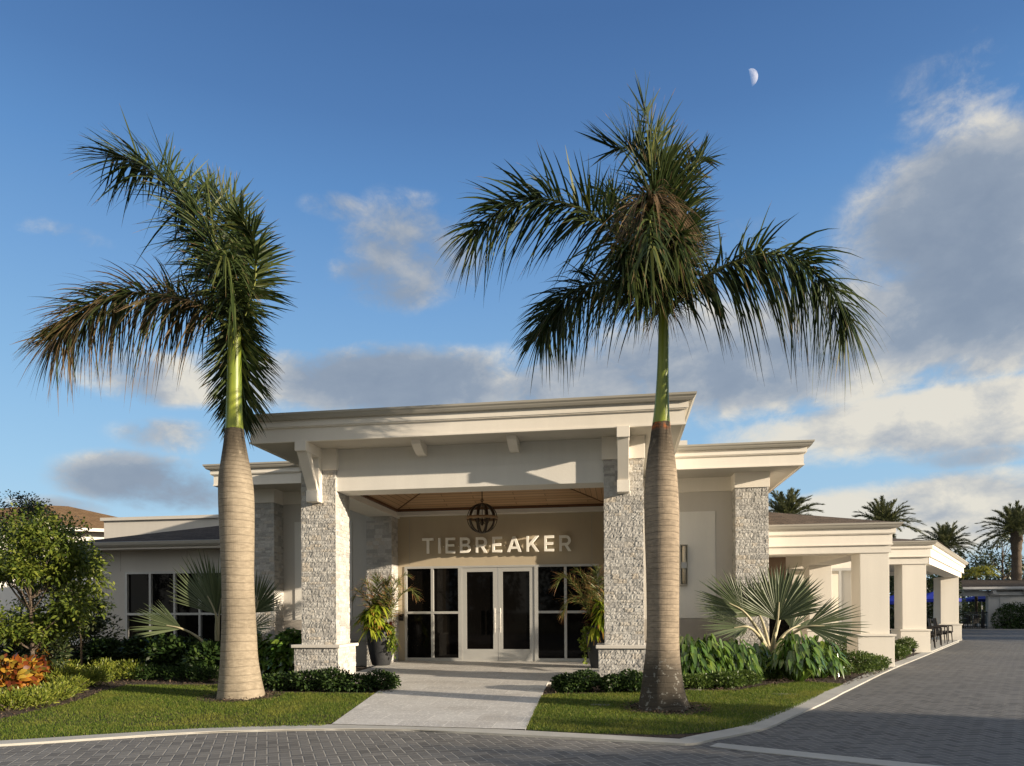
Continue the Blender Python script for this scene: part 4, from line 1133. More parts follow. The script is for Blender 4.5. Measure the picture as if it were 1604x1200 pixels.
b.strips(bb_, np.stack([sx_ * .42, r_.uniform(-.45, .1, n), r_.uniform(-.1, .5, n)], 1), runit(n), r_.uniform(.40, .85, n), r_.uniform(.014, .03, n), 7, r_.uniform(.8, 1.6, n), blade)
b.build('old_frond', M['oldfrond'], RB)

# ------------------------------------------------------------------ silver fan palms
def fan(mb, hub, axis, nrm, Rr, nseg, spread, seed, cup=.25):
    """costapalmate fan: folded segments radiating from the hub"""
    r = np.random.default_rng(seed); axis = np.array(axis, float); axis /= np.linalg.norm(axis); nrm = np.array(nrm, float); nrm -= axis * (nrm @ axis); nrm /= np.linalg.norm(nrm)
    side = np.cross(axis, nrm); th = np.linspace(-spread, spread, nseg) + r.normal(0, .01, nseg)
    d = axis * np.cos(th)[:, None] + side * np.sin(th)[:, None] + nrm * (cup * (np.abs(th) / spread) ** 1.5)[:, None]
    d /= np.linalg.norm(d, axis=1)[:, None]
    L = Rr * (1 - .28 * (np.abs(th) / spread) ** 2) * r.uniform(.93, 1.05, nseg)
    w = 2 * L * .62 * math.tan(spread / nseg) * 1.12
    prof = lambda q: (.06 + 1.58 * q) if q < .58 else max(.02, .98 * (1 - ((q - .58) / .42) ** 1.15))
    mb.strips(np.tile(hub, (nseg, 1)), d, np.tile(nrm, (nseg, 1)) + r.normal(0, .12, (nseg, 3)), L, w, 8, r.uniform(.0, .10, nseg), prof, .55, 0, False)
def bismarck(loc, leaves, label, stemz=.45):
    B = thing('silver_fan_palm', loc, label, 'fan palm')
    loc = np.array(loc, float)
    t = MB(); t.lathe([(.16, -.05), (.17, .15), (.14, stemz * .7), (.11, stemz)], loc, 12)
    r = np.random.default_rng(int(abs(loc[0]) * 10))
    n = 40; a = r.uniform(0, 6.28, n)
    t.strips(loc + np.stack([.14 * np.cos(a), .14 * np.sin(a), r.uniform(0, stemz, n)], 1), np.stack([np.cos(a) * .5, np.sin(a) * .5, np.ones(n)], 1), np.stack([np.cos(a), np.sin(a), np.zeros(n)], 1), .22, .07, 2, 0, lambda q: 1 - .7 * q)
    t.build('trunk', M['fibre'], B)
    for i, (hub, ax, nr, Rr, sp) in enumerate(leaves):
        hub = np.array(hub, float); p = MB(); st = loc + np.array([0, 0, stemz * .8]); mid = (st + hub) / 2 + np.array([0, 0, .10])
        p.tube(spline([st, mid, hub, hub + np.array(ax) / np.linalg.norm(ax) * Rr * .3], 14), np.linspace(.045, .012, 14), 6)
        o = p.build('petiole', M['petpale'], B)
        f = MB(); fan(f, hub, ax, nr, Rr, int(16 + 16 * sp), sp, 30 + i); f.build('fan_leaf', M['bism'], o)
    return B
BR = PZ(1208, 1054, .02); BR = np.array([BR[0], 15.1, .0]) if True else BR
BR[0] = PY(1208, 1040, 15.1)[0]
def hubp(x, y, Y): return PY(x, y, Y)
bismarck(BR, [
    (hubp(1218, 972, 14.6), (.05, -.15, 1), (0, -1, .1), 1.24, 1.25),
    (hubp(1165, 958, 14.9), (-.85, -.1, .50), (.2, -1, .25), 1.12, .9),
    (hubp(1172, 982, 14.4), (-1, -.25, -.05), (0, -.6, 1), 0.95, 1.0),
    (hubp(1262, 982, 14.5), (1, -.15, .06), (.05, -1, .7), 1.14, .85),
    (hubp(1225, 960, 15.5), (.35, .35, 1), (.1, -1, .3), 1.1, 1.2),
    (hubp(1190, 965, 15.5), (-.5, .3, .8), (-.1, -1, .3), 1.05, 1.1),
    (hubp(1240, 985, 15.3), (.7, .5, .25), (.1, -.3, 1), .9, 1.1)],
    'silver green fan palm among shrubs before the right stone pillar')
YL = 14.2
BL = PY(340, 1035, YL); BL[2] = .0
bismarck(BL, [
    (hubp(338, 962, 13.9), (-.38, -.15, 1), (-.15, -1, .2), 1.42, .82),
    (hubp(343, 965, 14.3), (.10, .1, 1), (.1, -1, .15), 1.35, .7),
    (hubp(285, 985, 13.8), (-1, -.1, .22), (0, -.9, .55), 1.15, .62),
    (hubp(398, 960, 14.2), (.45, -.1, .95), (.1, -1, .25), 1.0, 1.0),
    (hubp(392, 985, 14.0), (1, -.25, .22), (0, -.8, .7), .72, 1.0)],
    'silver green fan palm half hidden behind the pale left palm trunk')

# ------------------------------------------------------------------ shrubs
def leafball(mb, c, rad, n, L, W, seed, droop=.25, outw=.9, upw=.5, prof=ovate, seg=3, fill=.55, lump=.28, mat=0, fold=0, zmin=None):
    r = np.random.default_rng(seed); u = r.normal(size=(n, 3)); u /= np.linalg.norm(u, axis=1)[:, None]
    k = r.normal(size=(7, 3)); k /= np.linalg.norm(k, axis=1)[:, None]
    lob = 1 + lump * (np.max(u @ k.T, axis=1) - .72) * 2.2
    rr = (fill + (1 - fill) * r.uniform(0, 1, n) ** .6) * lob
    p = np.array(c, float) + u * rr[:, None] * np.array(rad)
    d = u * outw + np.array([0, 0, upw]) + r.normal(0, .55, (n, 3)); nr = u + np.array([0, 0, .8]) + r.normal(0, .45, (n, 3))
    if zmin is not None:
        keep = p[:, 2] > zmin; p, d, nr = p[keep], d[keep], nr[keep]
    mb.strips(p, d, nr, L * r.uniform(.65, 1.2, len(p)), W * r.uniform(.75, 1.2, len(p)), seg, droop, prof, fold, mat)
def twigs(mb, base, tips, r0, mat=1):
    for tpt in tips:
        base = np.array(base, float); tpt = np.array(tpt, float); mid = (base * .5 + tpt * .5) + (tpt - base) * np.array([-.12, -.12, .08])
        mb.tube(spline([base, mid, tpt], 7), np.linspace(r0, r0 * .3, 7), 5, mat)
def shrub(name, loc, rad, n, L, W, mat, seed, label, cat='shrub', group=None, h=None, **kw):
    S = thing(name, loc, label, cat, group); loc = np.array(loc, float); h = h or rad[2]
    f = MB(); r = np.random.default_rng(seed)
    for q in range(3):
        c = loc + np.array([r.uniform(-.35, .35) * rad[0], r.uniform(-.3, .3) * rad[1], h * r.uniform(.75, 1.0)])
        leafball(f, c, np.array(rad) * r.uniform(.68, .85), n // 3, L, W, seed + q, zmin=loc[2] - .01, **kw)
    f.build('foliage', M[mat], S)
    s_ = MB(); twigs(s_, loc, [loc + np.array([math.cos(a) * rad[0] * .6, math.sin(a) * rad[1] * .6, h * r.uniform(.9, 1.5)]) for a in np.arange(6) + r.uniform(0, 1)], .014, 0)
    s_.build('stem', M['bark'], S)
    return S
def gpt(x, y):
    q = px2([(x, y)])[0]; return (q[0], q[1], gz(q[1]) - .02)

def small(rad): return (rad, rad, rad)
# low clipped hedges in front of the pillars
for i, (x, y, rx, lb) in enumerate([
    (432, 1079, .42, 'low dark shrub beside the pale palm trunk, left end of its row'), (477, 1080, .40, 'low dark shrub at the foot of the left stone pedestal'),
    (520, 1081, .34, 'low dark shrub before the right corner of the left stone pedestal'), (558, 1080, .40, 'low dark shrub second from the walkway on its left side'),
    (596, 1079, .36, 'low dark shrub touching the left edge of the walkway')]):
    shrub('hedge_shrub', gpt(x, y), (rx, .32, .16 + .03 * (i % 3)), 1700, .055, .03, 'hedge', 100 + i, lb, 'shrub', 'low hedge left of the walkway')
for i, (x, y, rx, lb) in enumerate([
    (882, 1081, .30, 'low dark shrub touching the right edge of the walkway'), (915, 1081, .33, 'low dark shrub just left of the right stone pedestal'),
    (955, 1082, .34, 'low dark shrub centred before the right stone pedestal'), (994, 1082, .30, 'low dark shrub tucked against the grey palm trunk')]):
    shrub('hedge_shrub', gpt(x, y), (rx, .32, .17 + .03 * (i % 2)), 1700, .055, .03, 'hedge', 120 + i, lb, 'shrub', 'low hedge right of the walkway')
# dark shrubs along the left wing
for i, (x, y, Y, r_, h_, lb) in enumerate([
    (165, 1048, 14.6, .60, .55, 'dark shrub under the left corner of the low wing'), (225, 1046, 14.4, .62, .62, 'dark shrub below the left end of the wing window'),
    (285, 1044, 14.0, .58, .60, 'dark shrub below the middle of the wing window'), (325, 1046, 13.6, .5, .5, 'dark shrub left of the pale palm trunk'),
    (415, 1044, 13.8, .48, .55, 'dark broad leaved shrub right of the pale palm trunk'), (452, 1046, 13.4, .40, .66, 'dark broad leaved shrub against the left stone pillar')]):
    p = PY(x, y, Y); loc = (p[0], Y, -.02)
    if i < 4: shrub('shrub', loc, (r_, .5, h_ * .82), 2600, .15, .06, 'hedge', 140 + i, lb, 'shrub', 'dark shrubs along the left wing', outw=.8, upw=.4)
    else: shrub('broadleaf_shrub', loc, (r_, .42, h_ * .85), 900, .24, .10, 'broad', 140 + i, lb, 'shrub', None, droop=.6, outw=.7, upw=.6)
# glossy broad leaved clumps along the right wing
for i, (x, Y, r_, h_, lb) in enumerate([
    (1078, 13.0, .42, .62, 'glossy broad leaved clump right beside the grey palm trunk'), (1112, 13.3, .42, .64, 'glossy broad leaved clump below the white wall panel'),
    (1152, 13.5, .40, .58, 'glossy broad leaved clump left of the fan palm foot'), (1186, 14.3, .34, .50, 'glossy broad leaved clump tucked behind the fan palm foot'),
    (1248, 13.9, .46, .66, 'glossy broad leaved clump right of the fan palm foot'), (1284, 14.6, .42, .60, 'glossy broad leaved clump farthest right, before the porch')]):
    p = PY(x, 1040, Y); loc = np.array((p[0], Y, -.02))
    S = thing('broadleaf_clump', loc, lb, 'shrub', 'broad leaved clumps along the right wing')
    r = np.random.default_rng(160 + i); n = 260; a = r.uniform(0, 6.28, n); q = r.uniform(0, 1, n) ** .5
    tips = loc + np.stack([r_ * q * np.cos(a), r_ * .8 * q * np.sin(a), 1.28 * h_ * (1.05 - .55 * q ** 2) * r.uniform(.55, 1.12, n)], 1)
    st = MB(); base = loc + np.stack([.25 * r_ * q * np.cos(a), .2 * r_ * q * np.sin(a), np.zeros(n)], 1)
    st.strips(base, tips - base, runit(n), np.linalg.norm(tips - base, axis=1), .012, 3, 0, lambda q_: 1)
    f = MB(); d = np.stack([np.cos(a) * .45, np.sin(a) * .45 - .25, r.uniform(-1.5, -.15, n)], 1)
    nr = np.stack([np.cos(a), np.sin(a) - .5, np.full(n, .5)], 1) + r.normal(0, .3, (n, 3))
    f.strips(tips, d, nr, r.uniform(.17, .28, n), r.uniform(.06, .095, n), 5, .15, lambda z: [.55, 1.0, .95, .72, .4, .03][int(round(z * 5))], .25, 0, True, curl=.12)
    f.build('foliage', M['broad'], S); st.build('stem', M['broad'], S)
# ground cover on the right
for i, (x, y, rx, h_, lb) in enumerate([
    (1090, 1077, .36, .15, 'low green cover plant right of the grey palm root'), (1128, 1076, .38, .16, 'low green cover plant below the white wall panel'), (1166, 1072, .38, .15, 'low green cover plant left of the fan palm'),
    (1200, 1063, .42, .20, 'low green cover plant at the fan palm foot'), (1262, 1060, .40, .15, 'low green cover plant right of the fan palm'), (1300, 1058, .42, .18, 'low green cover plant before the middle of the porch'),
    (1335, 1053, .46, .25, 'low green cover plant left of the first porch pedestal'), (1366, 1050, .36, .20, 'low green cover plant before the first porch pedestal'), (1318, 1030, .55, .36, 'taller green cover plant behind the others, near the porch'),
    (1408, 1032, .34, .24, 'small green plant between the porch and terrace pedestals'), (1418, 1024, .34, .30, 'bushier green plant beside the terrace pedestal')]):
    shrub('cover_plant', gpt(x, y), (rx, .42, h_), 2600, .055, .024, 'low', 200 + i, lb, 'ground cover', 'green cover plants along the right bed', upw=.9)
# yellow green ground cover on the left
for i, (x, y, rx, h_, lb) in enumerate([
    (12, 1112, .34, .15, 'low yellow green plant at the left end of the lawn edge'), (48, 1106, .34, .15, 'low yellow green plant second along the left lawn edge'), (84, 1097, .34, .16, 'low yellow green plant third along the left lawn edge'),
    (112, 1086, .34, .16, 'low yellow green plant at the bend of the lawn edge'), (96, 1074, .36, .18, 'low yellow green plant left of the bend, under the orange shrubs'), (140, 1074, .34, .17, 'low yellow green plant right of the young tree trunk'),
    (100, 1062, .34, .20, 'feathery yellow green plant at the foot of the young tree'), (165, 1066, .40, .24, 'brighter yellow green plant beside the white box'), (200, 1064, .36, .22, 'low yellow green plant right of the white box'),
    (240, 1064, .36, .17, 'dim green cover plant left of the window middle'), (285, 1064, .36, .16, 'dim green cover plant below the wing window'), (325, 1066, .34, .16, 'dim green cover plant touching the pale palm trunk')]):
    shrub('cover_plant', gpt(x, y), (rx, .36, h_), 1500, .085, .016, 'yellowcover' if i < 9 else 'hedge', 230 + i, lb, 'ground cover', 'yellow green cover plants along the left bed', upw=1.3, fill=.3, lump=.6)
for i, (x, y, rx, h_, lb) in enumerate([(12, 1086, .44, .42, 'orange and yellow croton nearest the left edge'), (44, 1076, .36, .34, 'yellow leaved croton right of the largest one'), (72, 1056, .44, .46, 'red orange croton left of the young tree trunk'), (36, 1040, .40, .42, 'dark red croton behind the other two')]):
    shrub('croton', gpt(x, y), (rx, .40, h_ * .8), 480, .17, .075, 'croton', 250 + i, lb, 'shrub', 'crotons at the left edge', h=h_, upw=.8, droop=.35)

# ------------------------------------------------------------------ planters with palms
def planter(loc, label):
    P = thing('planter', loc, label, 'planter', 'planters beside the doors')
    b = MB(); pr = [(.001, 0), (.20, 0), (.215, .02), (.27, .25), (.325, .55), (.335, .72), (.315, .86), (.30, .90), (.305, .93), (.275, .93), (.265, .86), (.001, .84)]
    b.lathe(pr, loc, 36); b.build('pot', M['pot'], P)
    s_ = MB(); s_.lathe([(.001, .862), (.268, .860)], loc, 24); s_.build('soil', M['mulch'], P)
    return P
def potplants(loc, seed, lbs, flip=1, fronds=None):
    loc = np.array(loc, float); top = loc + np.array([0, 0, .86]); r = np.random.default_rng(seed)
    A = thing('potted_palm', top, lbs[0], 'palm plant')
    for i, (dx, dy, dz, arch) in enumerate(fronds):
        b = MB(); e = np.array([dx, dy, dz]); P = [top + np.array([dx * .04, dy * .04, 0]), top + e * .45 + np.array([0, 0, .14 + arch * .4]), top + e * .8 + np.array([0, 0, .12 + arch * .5]), top + e]
        frond(b, P, .42, 80, seed + i, .35, 15, .015, .18, 22, .7, 0, .010, .5, (62, 30)); b.build('frond', [M['potpalm'], M['petiole']], A)
    D = thing('dracaena', top, lbs[1], 'plant')
    f = MB()
    heads = [(-.20 * flip, -.16, .42), (-.02 * flip, -.22, .22), (.0, -.1, .55), (-.34 * flip, -.05, .25), (.12 * flip, -.2, .05), (-.15 * flip, -.25, .05), (-.10 * flip, -.24, .38)]
    for q, (hx, hy, hz) in enumerate(heads):
        n = 34; a = r.uniform(0, 6.28, n); d = np.stack([np.cos(a), np.sin(a), r.uniform(-.3, 1.2, n)], 1)
        f.strips(np.tile(top + (hx, hy, hz), (n, 1)), d, np.stack([-np.cos(a) * .5, -np.sin(a) * .5, np.ones(n)], 1), r.uniform(.30, .46, n), r.uniform(.06, .09, n), 6, r.uniform(.5, 1.1, n), lance, .25)
    f.build('foliage', M['lime'], D)
    c = MB(); [c.tube([top + (hx * .3, hy * .3, -.02), top + (hx, hy, hz)], .016, 6) for hx, hy, hz in heads]; c.build('cane', M['bark'], D)
    E = thing('red_foliage_plant', top, lbs[2], 'plant'); f = MB(); n = 60; a = r.uniform(0, 6.28, n)
    f.strips(top + np.stack([.16 * flip + .08 * np.cos(a), .05 * np.sin(a) - .06, r.uniform(0, .08, n)], 1), np.stack([np.cos(a), np.sin(a), r.uniform(.2, 1.6, n)], 1), np.stack([-np.cos(a), -np.sin(a), np.ones(n)], 1), r.uniform(.2, .34, n), .04, 5, .35, lance, .2)
    n = 46; a = r.uniform(0, 6.28, n)
    f.strips(top + np.stack([-.24 * flip + .05 * np.cos(a), .05 * np.sin(a), r.uniform(.1, .5, n)], 1), np.stack([np.cos(a), np.sin(a), r.uniform(-.2, 1.0, n)], 1), np.stack([-np.cos(a), -np.sin(a), np.ones(n)], 1), r.uniform(.25, .4, n), .045, 5, .5, lance, .2)
    f.build('foliage', M['red'], E)
    V = thing('trailing_vine', top, lbs[3], 'vine'); f = MB(); s_ = MB()
    for q in range(7):
        x_ = (.24 + r.uniform(-.03, .07)) * flip; y_ = -.12 + r.uniform(-.14, .1); k = r.uniform(.35, .8)
        path = spline([top + (x_ * .7, y_, 0), top + (x_ * 1.25, y_ * 1.1, .02), top + (x_ * 1.4, y_ * 1.2, -k * .5), top + (x_ * 1.35, y_ * 1.2, -k)], 30)
        s_.tube(path, .004, 4); n = 30
        f.strips(path + r.normal(0, .02, (30, 3)), runit(n) * .7 + np.array([flip * .3, -.4, -.4]), runit(n) + np.array([0, -.8, .3]), r.uniform(.05, .08, n), .055, 3, .1, ovate)
    f.build('foliage', M['vine'], V); s_.build('stem', M['petiole'], V)
pL = PY(597, 1045, 15.9); pL = (pL[0], 15.9, wz(15.9)); pR = PY(941, 1044, 15.6); pR = (pR[0], 15.6, wz(15.6))
planter(pL, 'tall charcoal urn left of the doors, most of it in view'); planter(pR, 'tall charcoal urn right of the doors, half behind the stone pillar')
potplants(pL, 300, ['slim feathery palm rising from the left urn', 'lime green strap leaved plant spilling over the left urn', 'dark red leaved plant in the left urn', 'bright trailing vine down the right side of the left urn'], 1,
          [(-.45, .05, 1.05, .2), (-.10, -.1, 1.25, .15), (.25, .1, 1.20, .25), (.50, -.1, 1.05, .3), (.92, -.2, .78, .35), (-.7, .1, .75, .3), (.05, .3, 1.1, .2), (.6, .2, 1.25, .2)])
potplants(pR, 320, ['arching feathery palm with browning fronds in the right urn', 'lime green strap leaved plant in the right urn', 'dark red leaved plant in the right urn', 'dark trailing vine down the left side of the right urn'], -1,
          [(-.55, -.1, 1.25, .2), (-.95, -.2, .98, .45), (-.1, -.1, 1.35, .1), (-.80, -.2, .35, .55), (.3, -.1, 1.3, .2), (-.35, .1, 1.0, .4), (-.85, .1, 1.15, .2)])

# ------------------------------------------------------------------ small things in the beds
for (x, y, lb) in ((1374, 1043, 'small black spotlight before the first porch pedestal'), (1431, 1027, 'small black spotlight beside the terrace pedestal')):
    p = gpt(x, y); L_ = thing('garden_spotlight', p, lb, 'garden light', 'garden spotlights')
    b = MB(); b.tube([p, (p[0], p[1], p[2] + .14)], .012, 6); b.build('stake', M['black'], L_)
    b = MB(); b.lathe([(.001, .12), (.03, .12), (.042, .17), (.045, .23), (.038, .23), (.035, .2), (.001, .19)], p, 14); b.build('head', M['black'], L_)
for (x, y, rx, ry, lb) in ((941, 1103, .15, .08, 'flat stone cover in the grass left of the grey palm'), (1086, 1079, .13, .09, 'flat grey cover at the bed edge right of the grey palm'), (1226, 1086, .20, .09, 'long flat stone cover in the sunlit grass'), (127, 1064, .20, .12, 'small white box half hidden by cover plants')):
    p = gpt(x, y); b = MB(); r = np.random.default_rng(int(x)); a = np.linspace(0, 2 * math.pi, 15)[:-1]
    h_ = .016 if x > 500 else .10
    rr = 1 + r.uniform(-.10, .10, 14)
    pts = [(rx * q * math.copysign(abs(math.cos(t_)) ** .6, math.cos(t_)), ry * q * math.copysign(abs(math.sin(t_)) ** .6, math.sin(t_))) for q, t_ in zip(rr, a)]
    b.prism(pts, lambda q: (p[0] + q[0], p[1] + q[1], p[2] - .03), lambda q: (p[0] + q[0] * .95, p[1] + q[1] * .95, p[2] + h_))
    o = bev(b.build('utility_cover' if x > 500 else 'utility_box', M['cover'] if x > 500 else M['white']), .008)
    tag(o, lb, 'utility cover' if x > 500 else 'utility box')

# ------------------------------------------------------------------ trees
def tree(name, loc, h, crown, mat, seed, label, n=5000, L=.09, W=.034, group=None, r0=.06, cat='tree', clumps=16, low=.35, sparse=.55, trunkmat='bark'):
    T = thing(name, loc, label, cat, group); loc = np.array(loc, float); r = np.random.default_rng(seed)
    t = MB(); lean = r.normal(0, .03, 2) * h
    tp_ = spline([loc, loc + (lean[0] * .3, lean[1] * .3, h * .3), loc + (lean[0], lean[1], h * .62), loc + (lean[0] * 1.4, lean[1] * 1.4, h * .9)], 14)
    t.tube(tp_, np.linspace(r0, r0 * .25, 14), 8); f = MB()
    for q in range(clumps):
        a = r.uniform(0, 6.28); zq = r.uniform(low, 1.0); rad = (1 - abs((zq - low) / (1 - low) - .45) * 1.15) * r.uniform(.35, .95)
        c = loc + np.array([math.cos(a) * crown[0] * rad, math.sin(a) * crown[1] * rad, h * zq * .97])
        st = tp_[min(13, int(13 * max(.25, zq - .15)))]
        t.tube(spline([st, st * .5 + c * .5 + (0, 0, -.06 * h * .3), c], 8), np.linspace(r0 * .35, r0 * .08, 8), 5)
        s_ = crown[2] * r.uniform(.7, 1.25)
        leafball(f, c, (s_, s_, s_ * .8), n // clumps, L, W, seed * 50 + q, .35, .8, .3, ovate, 3, .12, .5)
    t.build('trunk', M[trunkmat], T); f.build('crown', M[mat], T)
    return T
tb = gpt(90, 1050)
tb = PY(52, 1060, 11.6)
tree('young_oak', (tb[0], 11.6, -.03), 3.3, (1.3, 1.0, .38), 'tree', 401, 'sunlit young leafy tree at the left edge', n=13000, L=.09, W=.038, clumps=42, low=.30, r0=.045)
p = PY(128, 1030, 13.4); tree('young_oak', (p[0], 13.4, -.02), 2.95, (.62, .5, .26), 'darktree', 402, 'darker narrow tree before the corner of the left wing', n=7500, L=.075, W=.03, clumps=20, low=.35, r0=.03)
p = PY(45, 1030, 14.5); tree('tall_tree', (p[0], 14.5, -.02), 4.15, (.95, .7, .36), 'darktree', 403, 'taller dark tree rising behind the sunlit left tree', n=7000, L=.075, W=.03, clumps=20, low=.42, r0=.06)
p = PY(85, 1030, 15.6); tree('slim_tree', (p[0], 15.6, -.02), 4.05, (.22, .2, .15), 'darktree', 404, 'very slim tree with tufted top left of the brown hip roof', n=2200, L=.07, W=.02, clumps=14, low=.45, r0=.025)
p = PY(40, 1040, 12.6); shrub('shrub', (p[0], 12.6, -.03), (.9, .7, .75), 3600, .10, .04, 'darktree', 405, 'tall dark shrub behind the crotons', 'shrub')
p = PY(125, 1045, 15.0); shrub('shrub', (p[0], 15.0, -.03), (.8, .6, .8), 3000, .10, .04, 'darktree', 406, 'tall dark shrub at the far left corner of the wing', 'shrub')

# ------------------------------------------------------------------ neighbouring houses on the left
def house(name, x0, x1, y0, y1, zw, pitch, label, wins, over=.6):
    Hh = thing(name, ((x0 + x1) / 2, y0, -.3), label, 'house')
    b = MB(); b.box(x0, x1, y0, y1, -.4, zw); b.build('wall', M['house'], Hh)
    b = MB(); hip(b, x0 - over, x1 + over, y0 - over, y1 + over, zw + .12, pitch); b.box(x0 - over + .02, x1 + over - .02, y0 - over + .02, y1 + over - .02, zw + .01, zw + .10); b.build('roof', [M['tile']], Hh)
    b = MB(); b.sweep([(0.003, zw - .02), (.06, zw - .02), (.08, zw + .12), (0.003, zw + .12)], [(x0 - over, y1), (x0 - over, y0 - over), (x1 + over, y0 - over), (x1 + over, y1)]); b.build('fascia', M['house'], Hh)
    for (a, c, e, f_) in wins:
        w_ = MB(); w_.box(a, c, y0 - .04, y0, e, e + .08); w_.box(a, c, y0 - .04, y0, f_ - .08, f_); w_.box(a, a + .08, y0 - .04, y0, e + .08, f_ - .08); w_.box(c - .08, c, y0 - .04, y0, e + .08, f_ - .08)
        o = w_.build('window', M['white'], Hh); q = MB(); q.box(a + .08, c - .08, y0 - .015, y0 - .003, e + .08, f_ - .08); q.build('pane', M['glass'], o)
    return Hh
hp = PY(66, 832, 44); hq = PY(158, 832, 44)
HO = house('house', hp[0] + .5, hq[0] - .5, 44, 54, hp[2] - .1, .42, 'white two storey house with brown hip roof beyond the left wing', [(hp[0] + 1.2, hp[0] + 2.2, 1.0, 3.0)])
HO.rotation_euler = (0, 0, R(38)); fp = PY(97, 812, 46); b = MB(); b.tube([(fp[0], 47, fp[2] - .3), (fp[0], 47, fp[2] + .9)], .05, 6); b.build('vent_pipe', M['white'], HO)
HB = house('house', -31.0, -19.9, 27, 37, 5.0, .30, 'white house with a sloping white parapet at the far left edge', [(-24.5, -23, 1, 2.6), (-22.4, -21, 3.4, 4.6)]); HB.rotation_euler = (0, 0, R(30))

# ------------------------------------------------------------------ terrace pavilion on the right
PV = thing('terrace_pavilion', (9.6, 23.8, -.05), 'cream open terrace pavilion with stucco columns along the driveway', 'pavilion')
K0 = np.array([9.60, 23.78]); Uv = U28; Nv = np.array([-Uv[1], Uv[0]])
stuccocol(8.83, 9.54, 23.84, 24.5, 2.77, PV, .66)
k3 = K0 + Uv * 11.0
stuccocol(k3[0] - .78, k3[0] - .04, k3[1], k3[1] + .7, 2.77, PV, .66)
stuccocol(4.6, 5.2, 30.0, 30.6, 2.77, PV, .66)
b = MB(); b.box(6.35, 9.58, 23.80, 24.45, 2.77, 3.16)
def slab4(mb, a, bq, wd_, z0, z1):
    n_ = Nv * wd_; mb.hexa([(a[0], a[1], z0), (bq[0], bq[1], z0), (a[0] + n_[0], a[1] + n_[1], z0), (bq[0] + n_[0], bq[1] + n_[1], z0), (a[0], a[1], z1), (bq[0], bq[1], z1), (a[0] + n_[0], a[1] + n_[1], z1), (bq[0] + n_[0], bq[1] + n_[1], z1)])
slab4(b, K0 + Uv * .02, K0 + Uv * 11.9, .55, 2.765, 3.165)
b.build('beam', M['porch'], PV)
ge_ = K0 + Uv * 12.6
eave('fascia', [(5.8, 23.72), (9.64, 23.72), tuple(ge_ + np.array([.06, 0])), tuple(ge_ + Nv * 6)], 3.0, PV, .38)
b = MB(); b.poly([(6.0, 23.74, 3.17), (9.6, 23.74, 3.17), (*ge_, 3.17), (*(ge_ + Nv * 6), 3.17), (4.5, 33, 3.17)]); b.build('ceiling', M['soffit'], PV)
b = MB(); rg = np.array([7.2, 29.0]); r2 = ge_ + Nv * 3.2 - Uv * 3.5
b.poly([(5.8, 23.55, 3.46), (9.8, 23.55, 3.46), (*rg, 4.35), (5.8, 28.0, 4.35)]); b.poly([(9.8, 23.55, 3.46), (*(ge_ + np.array([.2, 0])), 3.46), (*r2, 4.35), (*rg, 4.35)]); b.poly([(*(ge_ + np.array([.2, 0])), 3.46), (*(ge_ + Nv * 6), 3.46), (*r2, 4.35)])
b.build('roof', M['shingle'], PV)
b = MB(); pts = [(6.2, 23.9), (9.7, 23.9), tuple(K0 + Uv * 12.4), tuple(K0 + Uv * 12.4 + Nv * 7), (2.5, 36)]
b.prism(pts, lambda q: (q[0], q[1], -.2), lambda q: (q[0], q[1], .012)); b.build('floor', M['kerb'], PV)
b = MB(); q_ = K0 + Uv * 9.2 + Nv * 1.4; b.box(q_[0] - .12, q_[0] + .12, q_[1], q_[1] + .24, .012, 3.16); b.build('post', M['browncurtain'], PV)

# chairs on the terrace
def chair(loc, rz, label):
    C_ = thing('terrace_chair', (0, 0, 0), label, 'chair', 'dark wicker chairs on the terrace')
    b = MB(); b.box(-.25, .25, -.25, .25, .41, .46); b.box(-.25, .25, -.25, .25, .36, .405); bev(b.build('seat', M['wicker'], C_), .012)
    b = MB(); b.hexa([(-.25, .20, .46), (.25, .20, .46), (-.25, .25, .46), (.25, .25, .46), (-.25, .30, .98), (.25, .30, .98), (-.25, .34, .98), (.25, .34, .98)]); bev(b.build('backrest', M['wicker'], C_), .012)
    for sx in (-1, 1):
        b = MB(); b.tube(spline([(sx * .27, -.26, .66), (sx * .27, 0, .67), (sx * .27, .26, .66)], 6), .024, 8); b.tube([(sx * .27, -.26, .66), (sx * .27, -.27, .40)], .022, 8); b.build('armrest', M['wicker'], C_)
        for sy in (-1, 1):
            b = MB(); b.tube([(sx * .25, sy * .24, .42), (sx * .26, sy * (.27 if sy < 0 else .30), .0)], [.024, .018], 8); b.build('leg', M['wicker'], C_)
    C_.location = loc; C_.rotation_euler = (0, 0, rz)
    return C_
spots = [(1.0, 'dark wicker chair nearest the terrace pedestal'), (3.0, 'dark wicker chair second from the terrace pedestal'), (4.8, 'dark wicker chair third along the terrace edge'), (6.6, 'dark wicker chair farthest along the terrace edge')]
c0_ = None
for i, (s_, lb) in enumerate(spots):
    q = K0 + Uv * (s_ + 1.6) + Nv * .38; loc = (q[0], q[1], .012)
    if c0_ is None: c0_ = chair(loc, R(70), lb)
    else: dup(c0_, loc, R(66 + 5 * i), label=lb)
SF = thing('terrace_sofa', (8.6, 29.5, .012), 'dark low sofa with pale cushion inside the terrace pavilion', 'sofa')
b = MB(); b.box(7.6, 9.4, 29.2, 30.0, .1, .42); b.box(7.6, 9.4, 29.9, 30.05, .42, .78); b.box(7.6, 7.75, 29.2, 29.9, .42, .62); b.box(9.25, 9.4, 29.2, 29.9, .42, .62); b.box(7.65, 7.75, 29.25, 29.35, .0, .1); b.box(9.25, 9.35, 29.25, 29.35, .0, .1); bev(b.build('frame', M['wicker'], SF), .02)
